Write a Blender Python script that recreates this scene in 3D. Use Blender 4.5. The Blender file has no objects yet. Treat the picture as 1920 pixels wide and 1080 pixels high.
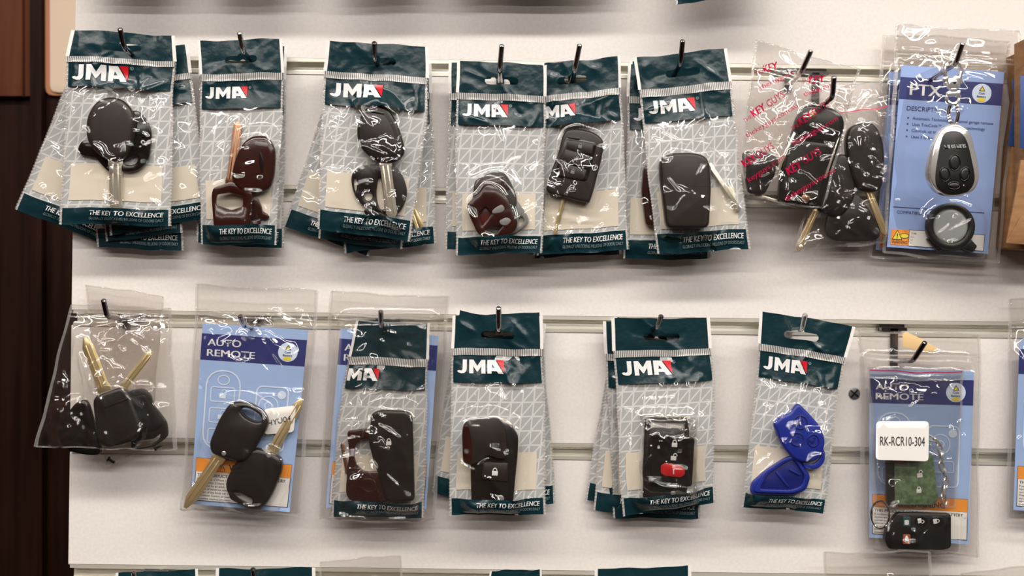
import bpy, bmesh, math, random
import numpy as np
from mathutils import Vector, noise

sc = bpy.context.scene
C = sc.collection
PI = math.pi

# ------------------------------------------------------------------ camera
CAM_D = 1.0                 # metres from the slat wall
EYE = 1.50                  # height above the floor
ROLL = math.radians(0.75)
WIDTH = 0.805               # metres of wall across the frame
K = WIDTH / 1920
cd = bpy.data.cameras.new('camera')
cd.sensor_width = 36
cd.lens = 36 * CAM_D / WIDTH
cd.clip_start = 0.05
cd.dof.use_dof = True
cd.dof.focus_distance = CAM_D - 0.035
cd.dof.aperture_fstop = cd.lens / 5.0
cam = bpy.data.objects.new('camera', cd)
cam.location = (0, -CAM_D, EYE)
cam.rotation_euler = (PI / 2, -ROLL, 0)
C.objects.link(cam)
sc.camera = cam

# ------------------------------------------------------------------ world, lights, exposure
sc.view_settings.view_transform = 'Standard'
sc.view_settings.look = 'None'
sc.view_settings.gamma = 1
sc.view_settings.use_curve_mapping = False
sc.view_settings.exposure = -0.42
sc.cycles.transparent_max_bounces = 40
sc.cycles.max_bounces = 10

w = bpy.data.worlds.new('shop_light')
sc.world = w
w.use_nodes = True
nt = w.node_tree
nt.nodes.clear()
wo = nt.nodes.new('ShaderNodeOutputWorld')
bg = nt.nodes.new('ShaderNodeBackground')
tc = nt.nodes.new('ShaderNodeTexCoord')
sx = nt.nodes.new('ShaderNodeSeparateXYZ')
r1 = nt.nodes.new('ShaderNodeValToRGB')
r2 = nt.nodes.new('ShaderNodeValToRGB')
mp = nt.nodes.new('ShaderNodeMapRange'); mp.inputs[1].default_value = -1; mp.inputs[2].default_value = 1
mq = nt.nodes.new('ShaderNodeMapRange'); mq.inputs[1].default_value = -0.5; mq.inputs[2].default_value = 0.9
mx = nt.nodes.new('ShaderNodeMix'); mx.data_type = 'RGBA'; mx.blend_type = 'MULTIPLY'; mx.inputs[0].default_value = 1
nt.links.new(tc.outputs['Generated'], sx.inputs[0])
nt.links.new(sx.outputs[0], mp.inputs[0])
nt.links.new(sx.outputs[2], mq.inputs[0])
nt.links.new(mp.outputs[0], r1.inputs[0])
nt.links.new(mq.outputs[0], r2.inputs[0])
e = r1.color_ramp.elements
e[0].position = 0.3; e[0].color = (0.55, 0.20, 0.13, 1)
e[1].position = 0.62; e[1].color = (1.0, 0.93, 0.84, 1)
e = r2.color_ramp.elements
e[0].position = 0.0; e[0].color = (0.05, 0.042, 0.038, 1)
e[1].position = 1.0; e[1].color = (0.50, 0.47, 0.44, 1)
x_ = r2.color_ramp.elements.new(0.45); x_.color = (0.14, 0.122, 0.112, 1)
nt.links.new(r1.outputs[0], mx.inputs[6])
nt.links.new(r2.outputs[0], mx.inputs[7])
nt.links.new(mx.outputs[2], bg.inputs[0])
bg.inputs[1].default_value = 0.8
nt.links.new(bg.outputs[0], wo.inputs[0])

def ceiling_lamp(x, y, z, sx_, sy_, power, col=(1.0, 0.945, 0.885)):
    l = bpy.data.lights.new('ceiling_lamp', 'AREA')
    l.shape = 'RECTANGLE'; l.size = sx_; l.size_y = sy_
    l.energy = power; l.color = col
    o = bpy.data.objects.new('ceiling_lamp', l)
    o.location = (x, y, z)
    C.objects.link(o)
    return o
# three continuous rows of tubes along the ceiling, parallel to the slat wall
for ly in (-1.0, -2.2, -3.8):
    ceiling_lamp(0.1, ly, 2.75, 3.8, 0.12, 84)

# ------------------------------------------------------------------ pixel of the photo -> point in the shop
CR, SR = math.cos(ROLL), math.sin(ROLL)
def PX(px, py, d):
    f = K * (CAM_D - d) / CAM_D
    u = (px - 960) * f
    v = (540 - py) * f
    return Vector((u * CR - v * SR, -d, EYE + u * SR + v * CR))
def PXa(px, py, d):
    px = np.asarray(px, float); py = np.asarray(py, float); d = np.asarray(d, float)
    f = K * (CAM_D - d) / CAM_D
    u = (px - 960) * f; v = (540 - py) * f
    return np.stack([u * CR - v * SR, -d + 0 * u, EYE + u * SR + v * CR], -1)

# ------------------------------------------------------------------ materials
M = {}
def mat(name, col, rough=0.5, metal=0.0, spec=0.5, coat=0.0):
    m = bpy.data.materials.new(name); m.use_nodes = True
    b = m.node_tree.nodes['Principled BSDF']
    b.inputs['Base Color'].default_value = (*col, 1)
    b.inputs['Roughness'].default_value = rough
    b.inputs['Metallic'].default_value = metal
    b.inputs['Specular IOR Level'].default_value = spec
    b.inputs['Coat Weight'].default_value = coat
    M[name] = m
    return m
def nd(m, t, **kw):
    n = m.node_tree.nodes.new(t)
    for k, v in kw.items(): setattr(n, k, v)
    return n
def ln(m, a, b): m.node_tree.links.new(a, b)
def math_(m, op, a, b=None, c=None):
    n = nd(m, 'ShaderNodeMath', operation=op)
    for i, x in enumerate((a, b, c)):
        if x is None: continue
        if isinstance(x, (int, float)): n.inputs[i].default_value = x
        else: ln(m, x, n.inputs[i])
    return n.outputs[0]
def bump(m, scale, strength, dist, detail=3):
    b = m.node_tree.nodes['Principled BSDF']
    t = nd(m, 'ShaderNodeTexCoord'); n = nd(m, 'ShaderNodeTexNoise'); bp = nd(m, 'ShaderNodeBump')
    n.inputs['Scale'].default_value = scale; n.inputs['Detail'].default_value = detail
    bp.inputs['Strength'].default_value = strength; bp.inputs['Distance'].default_value = dist
    ln(m, t.outputs['Object'], n.inputs['Vector']); ln(m, n.outputs[0], bp.inputs['Height']); ln(m, bp.outputs[0], b.inputs['Normal'])
    return n
def mottle(m, ca, cb, scale, lo=0.35, hi=0.65, stretch=(1, 1, 1)):
    b = m.node_tree.nodes['Principled BSDF']
    t = nd(m, 'ShaderNodeTexCoord'); mpg = nd(m, 'ShaderNodeMapping'); n = nd(m, 'ShaderNodeTexNoise'); r = nd(m, 'ShaderNodeValToRGB')
    mpg.inputs['Scale'].default_value = stretch
    n.inputs['Scale'].default_value = scale; n.inputs['Detail'].default_value = 5
    r.color_ramp.elements[0].position = lo; r.color_ramp.elements[0].color = (*ca, 1)
    r.color_ramp.elements[1].position = hi; r.color_ramp.elements[1].color = (*cb, 1)
    ln(m, t.outputs['Object'], mpg.inputs[0]); ln(m, mpg.outputs[0], n.inputs['Vector']); ln(m, n.outputs[0], r.inputs[0]); ln(m, r.outputs[0], b.inputs['Base Color'])

mat('slat_board', (0.74, 0.71, 0.69), 0.42, spec=0.3); mottle(M['slat_board'], (0.73, 0.685, 0.655), (0.775, 0.735, 0.705), 380); bump(M['slat_board'], 900, 0.12, 0.0004)
mat('slat_edge', (0.8, 0.77, 0.72), 0.5)
mat('aluminium', (0.86, 0.83, 0.73), 0.3, 0.6); mottle(M['aluminium'], (0.80, 0.77, 0.67), (0.92, 0.89, 0.80), 30, stretch=(0.2, 1, 8))
mat('dark_wood', (0.02, 0.008, 0.005), 0.5, spec=0.06); mottle(M['dark_wood'], (0.014, 0.0055, 0.0035), (0.026, 0.010, 0.0065), 12, stretch=(9, 9, 0.5))
mat('red_wood', (0.12, 0.04, 0.02), 0.5, spec=0.1); mottle(M['red_wood'], (0.10, 0.033, 0.016), (0.15, 0.05, 0.026), 12, stretch=(9, 9, 0.5))
mat('cream_paint', (0.80, 0.64, 0.48), 0.6)
mat('orange_edge', (0.62, 0.27, 0.14), 0.6)
mat('teal_film', (0.0045, 0.027, 0.035), 0.24, spec=0.55); bump(M['teal_film'], 130, 0.35, 0.0012, 2)
mat('white_film', (0.82, 0.79, 0.76), 0.3); bump(M['white_film'], 260, 0.3, 0.0006, 2)
mat('white_ink', (0.80, 0.80, 0.79), 0.35)
mat('grey_ink', (0.25, 0.33, 0.35), 0.4)
mat('red_ink', (0.70, 0.012, 0.022), 0.3)
mat('beige_paper', (0.78, 0.70, 0.58), 0.6)
mat('chrome', (0.62, 0.60, 0.58), 0.14, 1.0)
mat('dark_chrome', (0.26, 0.25, 0.25), 0.16, 1.0)
mat('bright_chrome', (0.88, 0.87, 0.85), 0.14, 0.8)
mat('black_plastic', (0.013, 0.011, 0.010), 0.3, spec=0.5); bump(M['black_plastic'], 1500, 0.08, 0.0003)
mat('deep_black', (0.006, 0.0055, 0.0055), 0.3, spec=0.5)
mat('gloss_black', (0.008, 0.007, 0.0065), 0.14, spec=0.6)
mat('brown_plastic', (0.032, 0.0065, 0.0045), 0.16, spec=0.7)
mat('umber_plastic', (0.024, 0.018, 0.0155), 0.38)
mat('dark_red', (0.10, 0.010, 0.007), 0.3)
mat('pale_disc', (0.40, 0.42, 0.42), 0.25)
mat('smoke_plastic', (0.22, 0.215, 0.21), 0.3)
mat('nickel', (0.80, 0.74, 0.62), 0.26, 0.75); bump(M['nickel'], 700, 0.15, 0.0003)
mat('brass', (0.82, 0.64, 0.34), 0.28, 0.75); bump(M['brass'], 700, 0.15, 0.0003)
mat('pale_brass', (0.88, 0.72, 0.40), 0.3, 0.85)
mat('copper', (0.55, 0.30, 0.18), 0.3, 1.0)
mat('blue_plastic', (0.015, 0.032, 0.30), 0.3)
mat('blue_deep', (0.008, 0.016, 0.17), 0.35)
mat('sky_card', (0.29, 0.41, 0.72), 0.45)
mat('pale_card', (0.34, 0.48, 0.76), 0.45)
mat('navy_ink', (0.022, 0.030, 0.16), 0.4)
mat('orange_ink', (0.85, 0.30, 0.035), 0.45)
mat('yellow_ink', (0.82, 0.66, 0.04), 0.45)
mat('dark_ink', (0.03, 0.03, 0.035), 0.5)
mat('line_ink', (0.66, 0.77, 0.90), 0.4)
mat('tan_matte', (0.72, 0.50, 0.24), 0.6)
mat('paper', (0.80, 0.78, 0.74), 0.6)
mat('cardboard', (0.27, 0.13, 0.045), 0.7); mottle(M['cardboard'], (0.23, 0.11, 0.038), (0.31, 0.155, 0.06), 60, stretch=(1, 1, 4))
mat('box_blue', (0.020, 0.060, 0.22), 0.45)
mat('red_button', (0.60, 0.018, 0.020), 0.3)
mat('green_board', (0.10, 0.17, 0.09), 0.4); mottle(M['green_board'], (0.07, 0.12, 0.06), (0.16, 0.24, 0.13), 300)
mat('green_button', (0.02, 0.07, 0.07), 0.4)
mat('rust_button', (0.30, 0.07, 0.03), 0.4)
mat('dark_steel', (0.1, 0.1, 0.1), 0.35, 0.9)
mat('screw_steel', (0.30, 0.30, 0.31), 0.35, 0.9)
mat('pink_stripe', (0.55, 0.02, 0.07), 0.4)

def film_material(name, tint=(0.97, 0.97, 0.96), base=0.055, edge=0.55, haze=0.025, rough=0.05, bscale=70, bstr=0.10):
    m = bpy.data.materials.new(name); m.use_nodes = True; m.node_tree.nodes.clear()
    out = nd(m, 'ShaderNodeOutputMaterial'); tr = nd(m, 'ShaderNodeBsdfTransparent'); gl = nd(m, 'ShaderNodeBsdfGlossy')
    df = nd(m, 'ShaderNodeBsdfDiffuse'); lw = nd(m, 'ShaderNodeLayerWeight'); m1 = nd(m, 'ShaderNodeMixShader'); m2 = nd(m, 'ShaderNodeMixShader')
    tr.inputs[0].default_value = (*tint, 1); gl.inputs['Roughness'].default_value = rough; df.inputs[0].default_value = (0.8, 0.78, 0.76, 1)
    t = nd(m, 'ShaderNodeTexCoord'); n = nd(m, 'ShaderNodeTexNoise'); bp = nd(m, 'ShaderNodeBump')
    n.inputs['Scale'].default_value = bscale; n.inputs['Detail'].default_value = 2
    bp.inputs['Strength'].default_value = bstr; bp.inputs['Distance'].default_value = 0.0008
    ln(m, t.outputs['Object'], n.inputs['Vector']); ln(m, n.outputs[0], bp.inputs['Height'])
    ln(m, bp.outputs[0], gl.inputs['Normal']); ln(m, bp.outputs[0], lw.inputs['Normal'])
    lw.inputs[0].default_value = 0.5
    f = math_(m, 'MULTIPLY_ADD', math_(m, 'POWER', lw.outputs['Facing'], 3.0), edge, base)
    m1.inputs[0].default_value = haze
    ln(m, tr.outputs[0], m1.inputs[1]); ln(m, df.outputs[0], m1.inputs[2])
    ln(m, f, m2.inputs[0]); ln(m, m1.outputs[0], m2.inputs[1]); ln(m, gl.outputs[0], m2.inputs[2]); ln(m, m2.outputs[0], out.inputs[0])
    M[name] = m
    return m
film_material('clear_film', base=0.10, haze=0.0, rough=0.04)
film_material('bag_film', tint=(0.975, 0.965, 0.955), base=0.10, haze=0.006, rough=0.04)
film_material('seam_film', tint=(0.9, 0.88, 0.86), base=0.14, edge=0.6, haze=0.22, bscale=500, bstr=0.6)
m = bpy.data.materials.new('pink_print'); m.use_nodes = True; m.node_tree.nodes.clear(); M['pink_print'] = m
o_ = nd(m, 'ShaderNodeOutputMaterial'); a_ = nd(m, 'ShaderNodeBsdfTransparent'); b_ = nd(m, 'ShaderNodeBsdfDiffuse'); c_ = nd(m, 'ShaderNodeMixShader')
a_.inputs[0].default_value = (0.85, 0.22, 0.30, 1); b_.inputs[0].default_value = (0.55, 0.012, 0.07, 1); c_.inputs[0].default_value = 0.75
ln(m, a_.outputs[0], c_.inputs[1]); ln(m, b_.outputs[0], c_.inputs[2]); ln(m, c_.outputs[0], o_.inputs[0])
film_material('smoke_film', tint=(0.5, 0.5, 0.5), base=0.1, haze=0.12)

def uv_xy(m):
    u = nd(m, 'ShaderNodeUVMap'); s = nd(m, 'ShaderNodeSeparateXYZ'); ln(m, u.outputs[0], s.inputs[0])
    return s.outputs[0], s.outputs[1]
# printed lattice of the pouches' back sheet (UV holds pouch pixels / 100)
m = mat('lattice_sheet', (0.5, 0.5, 0.5), 0.4); b = m.node_tree.nodes['Principled BSDF']
u, v = uv_xy(m)
def line_mask(m, coord, period, half):
    a = math_(m, 'FRACT', math_(m, 'DIVIDE', coord, period))
    a = math_(m, 'ABSOLUTE', math_(m, 'SUBTRACT', a, 0.5))
    return math_(m, 'GREATER_THAN', a, 0.5 - half / period)
l1 = line_mask(m, v, 0.27, 0.014)
us = math_(m, 'MULTIPLY_ADD', v, 0.10, u)
l2 = line_mask(m, us, 0.205, 0.013)
l3 = line_mask(m, math_(m, 'MULTIPLY_ADD', v, 0.76, us), 0.205, 0.017)
mk = math_(m, 'MAXIMUM', math_(m, 'MAXIMUM', l1, l2), l3)
mxn = nd(m, 'ShaderNodeMix', data_type='RGBA')
mxn.inputs[6].default_value = (0.48, 0.495, 0.50, 1); mxn.inputs[7].default_value = (0.74, 0.735, 0.725, 1)
ln(m, mk, mxn.inputs[0]); ln(m, mxn.outputs[2], b.inputs['Base Color'])
# ribbed zip strip
m = mat('zip_ribs', (0.5, 0.5, 0.5), 0.22, spec=0.7); b = m.node_tree.nodes['Principled BSDF']
u, v = uv_xy(m)
rb = line_mask(m, u, 0.034, 0.0085)
mxn = nd(m, 'ShaderNodeMix', data_type='RGBA')
mxn.inputs[6].default_value = (0.11, 0.12, 0.12, 1); mxn.inputs[7].default_value = (0.66, 0.63, 0.60, 1)
ln(m, rb, mxn.inputs[0]); ln(m, mxn.outputs[2], b.inputs['Base Color'])
bpn = nd(m, 'ShaderNodeBump'); bpn.inputs['Distance'].default_value = 0.0006; bpn.inputs['Strength'].default_value = 0.6
ln(m, rb, bpn.inputs['Height']); ln(m, bpn.outputs[0], b.inputs['Normal'])
# welded seam: clear film with a dashed weld
m = film_material('weld_seam', tint=(0.92, 0.90, 0.88), base=0.12, haze=0.12, bscale=420, bstr=0.6)
u, v = uv_xy(m)
hz = [n for n in m.node_tree.nodes if n.type == 'MIX_SHADER'][0]
wl = math_(m, 'MULTIPLY_ADD', line_mask(m, v, 0.06, 0.012), 0.22, 0.10)
for n in m.node_tree.nodes:
    if n.type == 'MIX_SHADER' and not n.inputs[0].is_linked: ln(m, wl, n.inputs[0])

# ------------------------------------------------------------------ object helpers
def thing(name, loc, label, cat, group=None):
    o = bpy.data.objects.new(name, None)
    o.empty_display_size = 0.01
    o.location = loc; C.objects.link(o)
    o['label'] = label; o['category'] = cat
    if group: o['group'] = group
    return o
def tag(o, label, cat, group=None):
    o['label'] = label; o['category'] = cat
    if group: o['group'] = group
    return o
def origin(o):
    v = Vector(o.location)
    while o.parent: o = o.parent; v += Vector(o.location)
    return v
def obj(name, geo, m, parent=None, label=None, flat=False, uv=None, sharp=35):
    V, F = geo
    V = np.asarray(V, float)
    base = origin(parent) if parent else Vector(V.mean(0))
    me = bpy.data.meshes.new(name)
    me.from_pydata([tuple(p) for p in (V - np.array(base))], [], [tuple(f) for f in F])
    if uv is not None:
        lay = me.uv_layers.new(name='UVMap')
        idx = np.zeros(len(me.loops), int); me.loops.foreach_get('vertex_index', idx)
        lay.data.foreach_set('uv', np.asarray(uv)[idx].ravel())
    me.materials.append(M[m] if isinstance(m, str) else m)
    if not flat:
        me.polygons.foreach_set('use_smooth', [True] * len(me.polygons))
        if sharp < 180: me.set_sharp_from_angle(angle=math.radians(sharp))
    me.update()
    o = bpy.data.objects.new(name, me); C.objects.link(o)
    if parent: o.parent = parent
    else: o.location = base
    if label: o['label'] = label
    return o
def join(*gs):
    V = []; F = []
    for v, f in gs:
        k = len(V); V += [tuple(p) for p in v]; F += [tuple(i + k for i in q) for q in f]
    return V, F

# outlines, in photo pixels
def spl(pts, n=5):
    P = np.array(pts, float); N = len(P); out = []
    for i in range(N):
        p0, p1, p2, p3 = P[i - 1], P[i], P[(i + 1) % N], P[(i + 2) % N]
        for k in range(n):
            t = k / n
            out.append(0.5 * ((2 * p1) + (-p0 + p2) * t + (2 * p0 - 5 * p1 + 4 * p2 - p3) * t * t + (-p0 + 3 * p1 - 3 * p2 + p3) * t ** 3))
    return [tuple(p) for p in out]
def ell(cx, cy, rx, ry, ang=0, n=24, a0=0, a1=360):
    a = math.radians(ang); out = []
    full = abs(a1 - a0) >= 360
    for i in range(n):
        th = math.radians(a0 + (a1 - a0) * i / (n if full else n - 1))
        x, y = rx * math.cos(th), ry * math.sin(th)
        out.append((cx + x * math.cos(a) - y * math.sin(a), cy + x * math.sin(a) + y * math.cos(a)))
    return out
def rrect(cx, cy, w_, h_, r, ang=0, n=5):
    a = math.radians(ang); out = []
    for qx, qy, s0 in ((1, 1, 0), (-1, 1, 90), (-1, -1, 180), (1, -1, 270)):
        for i in range(n):
            th = math.radians(s0 + 90 * i / (n - 1))
            x = qx * (w_ / 2 - r) + r * math.cos(th); y = qy * (h_ / 2 - r) + r * math.sin(th)
            out.append((cx + x * math.cos(a) - y * math.sin(a), cy + x * math.sin(a) + y * math.cos(a)))
    return out
def rq4(pts, r=4, n=4):
    out = []; N = len(pts)
    P = [np.array(p, float) for p in pts]
    for i in range(N):
        a, b_, c = P[i - 1], P[i], P[(i + 1) % N]
        rr = min(r, np.linalg.norm(a - b_) * .45, np.linalg.norm(c - b_) * .45)
        p = b_ + (a - b_) / np.linalg.norm(a - b_) * rr; q = b_ + (c - b_) / np.linalg.norm(c - b_) * rr
        for k in range(n):
            t = k / (n - 1)
            out.append(tuple((1 - t) ** 2 * p + 2 * t * (1 - t) * b_ + t * t * q))
    return out
def bar(ax, ay, bx, by, w0, w1=None):
    w1 = w0 if w1 is None else w1
    d = np.array([bx - ax, by - ay], float); d /= np.linalg.norm(d); n = np.array([-d[1], d[0]])
    A = np.array([ax, ay]); B_ = np.array([bx, by])
    return [tuple(A + n * w0 / 2), tuple(B_ + n * w1 / 2), tuple(B_ - n * w1 / 2), tuple(A - n * w0 / 2)]
def area2(P):
    return sum(P[i - 1][0] * P[i][1] - P[i][0] * P[i - 1][1] for i in range(len(P)))
def inset(P, d):
    A = np.array(P, float); N = len(A)
    sgn = 1 if area2(P) > 0 else -1
    e1 = A - np.roll(A, 1, 0); e2 = np.roll(A, -1, 0) - A
    e1 /= np.maximum(np.linalg.norm(e1, axis=1, keepdims=True), 1e-9); e2 /= np.maximum(np.linalg.norm(e2, axis=1, keepdims=True), 1e-9)
    n = np.stack([-(e1 + e2)[:, 1], (e1 + e2)[:, 0]], 1)
    l = np.maximum(np.linalg.norm(n, axis=1, keepdims=True), 1e-9)
    n = n / l * np.minimum(2.0 / l, 1.6) * sgn
    return [tuple(p) for p in (A + n * d)]

def slab(pts, d0, th, bev=1.4, holes=(), dome=None):
    """A solid with rounded rim: outline in photo pixels, back face at depth d0 (m), thickness th (m); bev in pixels."""
    bm = bmesh.new()
    dm = d0 + th / 2
    bm_m = min(bev * K, th * 0.45)
    def ring(P, d):
        vs = []
        for x, y in P:
            p = PX(x, y, dm); vs.append(bm.verts.new((p.x, -d, p.z)))
        return vs
    prof = [(bev, d0), (0, d0 + bm_m), (0, d0 + th - bm_m), (bev * .3, d0 + th - bm_m * .3), (bev, d0 + th)]
    if dome:
        hgt, wd = dome
        prof = prof[:3] + [(wd * (1 - math.cos(a)), d0 + th - bm_m + (hgt + bm_m) * math.sin(a)) for a in (0.35, 0.7, 1.05, 1.4)]
    tops = []; bots = []
    for k, P in enumerate([pts] + list(holes)):
        s = 1 if k == 0 else -0.6
        rings = [ring(inset(P, i * s) if i else P, d) for i, d in prof]
        N = len(P)
        for a, b_ in zip(rings, rings[1:]):
            for i in range(N):
                j = (i + 1) % N
                bm.faces.new((a[i], a[j], b_[j], b_[i]))
        tops.append(rings[-1]); bots.append(rings[0])
    for loops in (tops, bots):
        es = []
        for r_ in loops:
            for i in range(len(r_)):
                ed = bm.edges.get((r_[i - 1], r_[i]))
                es.append(ed)
        bmesh.ops.triangle_fill(bm, use_beauty=True, use_dissolve=False, edges=es)
    bmesh.ops.recalc_face_normals(bm, faces=bm.faces)
    bm.verts.index_update()
    g = ([tuple(v.co) for v in bm.verts], [tuple(v.index for v in f.verts) for f in bm.faces])
    bm.free()
    return g
def tube(path, r, n=10, closed=False):
    P = [np.array(p, float) for p in path]; N = len(P); V = []; F = []
    up = None
    for i in range(N):
        a = P[i - 1] if (i or closed) else P[0]; b_ = P[(i + 1) % N] if (i < N - 1 or closed) else P[-1]
        t = b_ - a; t /= np.linalg.norm(t)
        if up is None:
            up = np.array([0, 0, 1.0]) if abs(t[2]) < .9 else np.array([1.0, 0, 0])
        s = np.cross(t, up); s /= np.linalg.norm(s); up = np.cross(s, t)
        rr = r[i] if hasattr(r, '__len__') else r
        for k in range(n):
            th = 2 * PI * k / n
            V.append(P[i] + rr * (s * math.cos(th) + up * math.sin(th)))
    M_ = N if closed else N - 1
    for i in range(M_):
        for k in range(n):
            a, b_ = i * n + k, i * n + (k + 1) % n
            c, d = ((i + 1) % N) * n + (k + 1) % n, ((i + 1) % N) * n + k
            F.append((a, b_, c, d))
    if not closed:
        F.append(tuple(range(n))[::-1]); F.append(tuple(range((N - 1) * n, N * n)))
    return V, F
def box(x0, x1, y0, y1, z0, z1):
    V = [(x, y, z) for x in (x0, x1) for y in (y0, y1) for z in (z0, z1)]
    return V, [(0, 1, 3, 2), (4, 6, 7, 5), (0, 4, 5, 1), (2, 3, 7, 6), (0, 2, 6, 4), (1, 5, 7, 3)]

# ------------------------------------------------------------------ lettering
_tc = {}
def glyphs(s, bold=0.0, shear=0.0, space=1.0):
    k = (s, bold, shear, space)
    if k in _tc: return _tc[k]
    cu = bpy.data.curves.new('lettering', 'FONT')
    cu.body = s; cu.size = 1; cu.shear = shear; cu.offset = bold; cu.resolution_u = 3; cu.space_character = space
    o = bpy.data.objects.new('lettering', cu)
    me = bpy.data.meshes.new_from_object(o)
    V = np.array([tuple(v.co)[:2] for v in me.vertices]); F = [tuple(p.vertices) for p in me.polygons]
    bpy.data.objects.remove(o); bpy.data.curves.remove(cu); bpy.data.meshes.remove(me)
    _tc[k] = (V, F)
    return V, F
def text_on(surf, s, x, y, cap, align='l', bold=0.0, shear=0.0, space=1.0, width=None, ang=0, off=0.00035):
    """Lettering laid on a surface; x, y of the base line in the surface's own pixels, cap height in pixels."""
    V, F = glyphs(s, 0, shear, space)
    if bold > .008:
        n0 = len(V); V = np.concatenate([V + np.array([q * bold * 1.6, 0]) for q in (-1, 0, 1)])
        F = [tuple(i + q * n0 for i in f) for q in range(3) for f in F]
    V = V * (cap / 0.73)
    wd = V[:, 0].max() - V[:, 0].min()
    V = V - np.array([V[:, 0].min(), 0])
    if width: V = V * np.array([width / wd, 1]); wd = width
    if align == 'r': V = V - np.array([wd, 0])
    if align == 'c': V = V - np.array([wd / 2, 0])
    a = math.radians(ang)
    X = V[:, 0] * math.cos(a) + V[:, 1] * math.sin(a); Y = V[:, 0] * math.sin(a) - V[:, 1] * math.cos(a)
    return surf.at((x + X) / surf.W, (y + Y) / surf.H, off), F
def flat_on(surf, P, off=0.0003, holes=(), cuts=0):
    """A printed shape (outline in the surface's own pixels)."""
    bm = bmesh.new(); es = []
    for L in [P] + list(holes):
        vs = [bm.verts.new((x, y, 0)) for x, y in L]
        for i in range(len(vs)): es.append(bm.edges.new((vs[i - 1], vs[i])))
    bmesh.ops.triangle_fill(bm, use_beauty=True, edges=es)
    if cuts:
        A = np.array(P)
        for ax in (0, 1):
            lo, hi = A[:, ax].min(), A[:, ax].max()
            for q in np.arange(math.ceil(lo / cuts) * cuts, hi, cuts):
                nrm = (1, 0, 0) if ax == 0 else (0, 1, 0); co = (q, 0, 0) if ax == 0 else (0, q, 0)
                bmesh.ops.bisect_plane(bm, geom=bm.verts[:] + bm.edges[:] + bm.faces[:], plane_co=co, plane_no=nrm)
    bmesh.ops.recalc_face_normals(bm, faces=bm.faces)
    bm.verts.index_update()
    V = np.array([tuple(v.co) for v in bm.verts]); F = [tuple(v.index for v in f.verts) for f in bm.faces]
    bm.free()
    return surf.at(V[:, 0] / surf.W, V[:, 1] / surf.H, off), F
def outline_on(surf, P, wd=2.0, off=0.0003):
    Q = inset(P, wd); n = len(P)
    A = np.array(list(P) + list(Q))
    V = surf.at(A[:, 0] / surf.W, A[:, 1] / surf.H, off)
    return V, [(i, (i + 1) % n, n + (i + 1) % n, n + i) for i in range(n)]

# ------------------------------------------------------------------ sheets and pouches
def sstep(x, a, b_):
    t = np.clip((np.asarray(x, float) - a) / (b_ - a), 0, 1)
    return t * t * (3 - 2 * t)
def poly_dist(X, Y, P):
    A = np.array(P, float); B_ = np.roll(A, -1, 0)
    X = X[:, None]; Y = Y[:, None]
    ex, ey = (B_ - A)[:, 0], (B_ - A)[:, 1]
    L = np.maximum(ex * ex + ey * ey, 1e-9)
    t = np.clip(((X - A[:, 0]) * ex + (Y - A[:, 1]) * ey) / L, 0, 1)
    d = np.sqrt(np.min((X - A[:, 0] - t * ex) ** 2 + (Y - A[:, 1] - t * ey) ** 2, axis=1))
    with np.errstate(divide='ignore', invalid='ignore'):
        cr = ((A[:, 1] > Y) != (B_[:, 1] > Y)) & (X < ex * (Y - A[:, 1]) / np.where(ey == 0, 1e-9, ey) + A[:, 0])
    inside = cr.sum(1) % 2 == 1
    return np.where(inside, -d, d)

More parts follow.
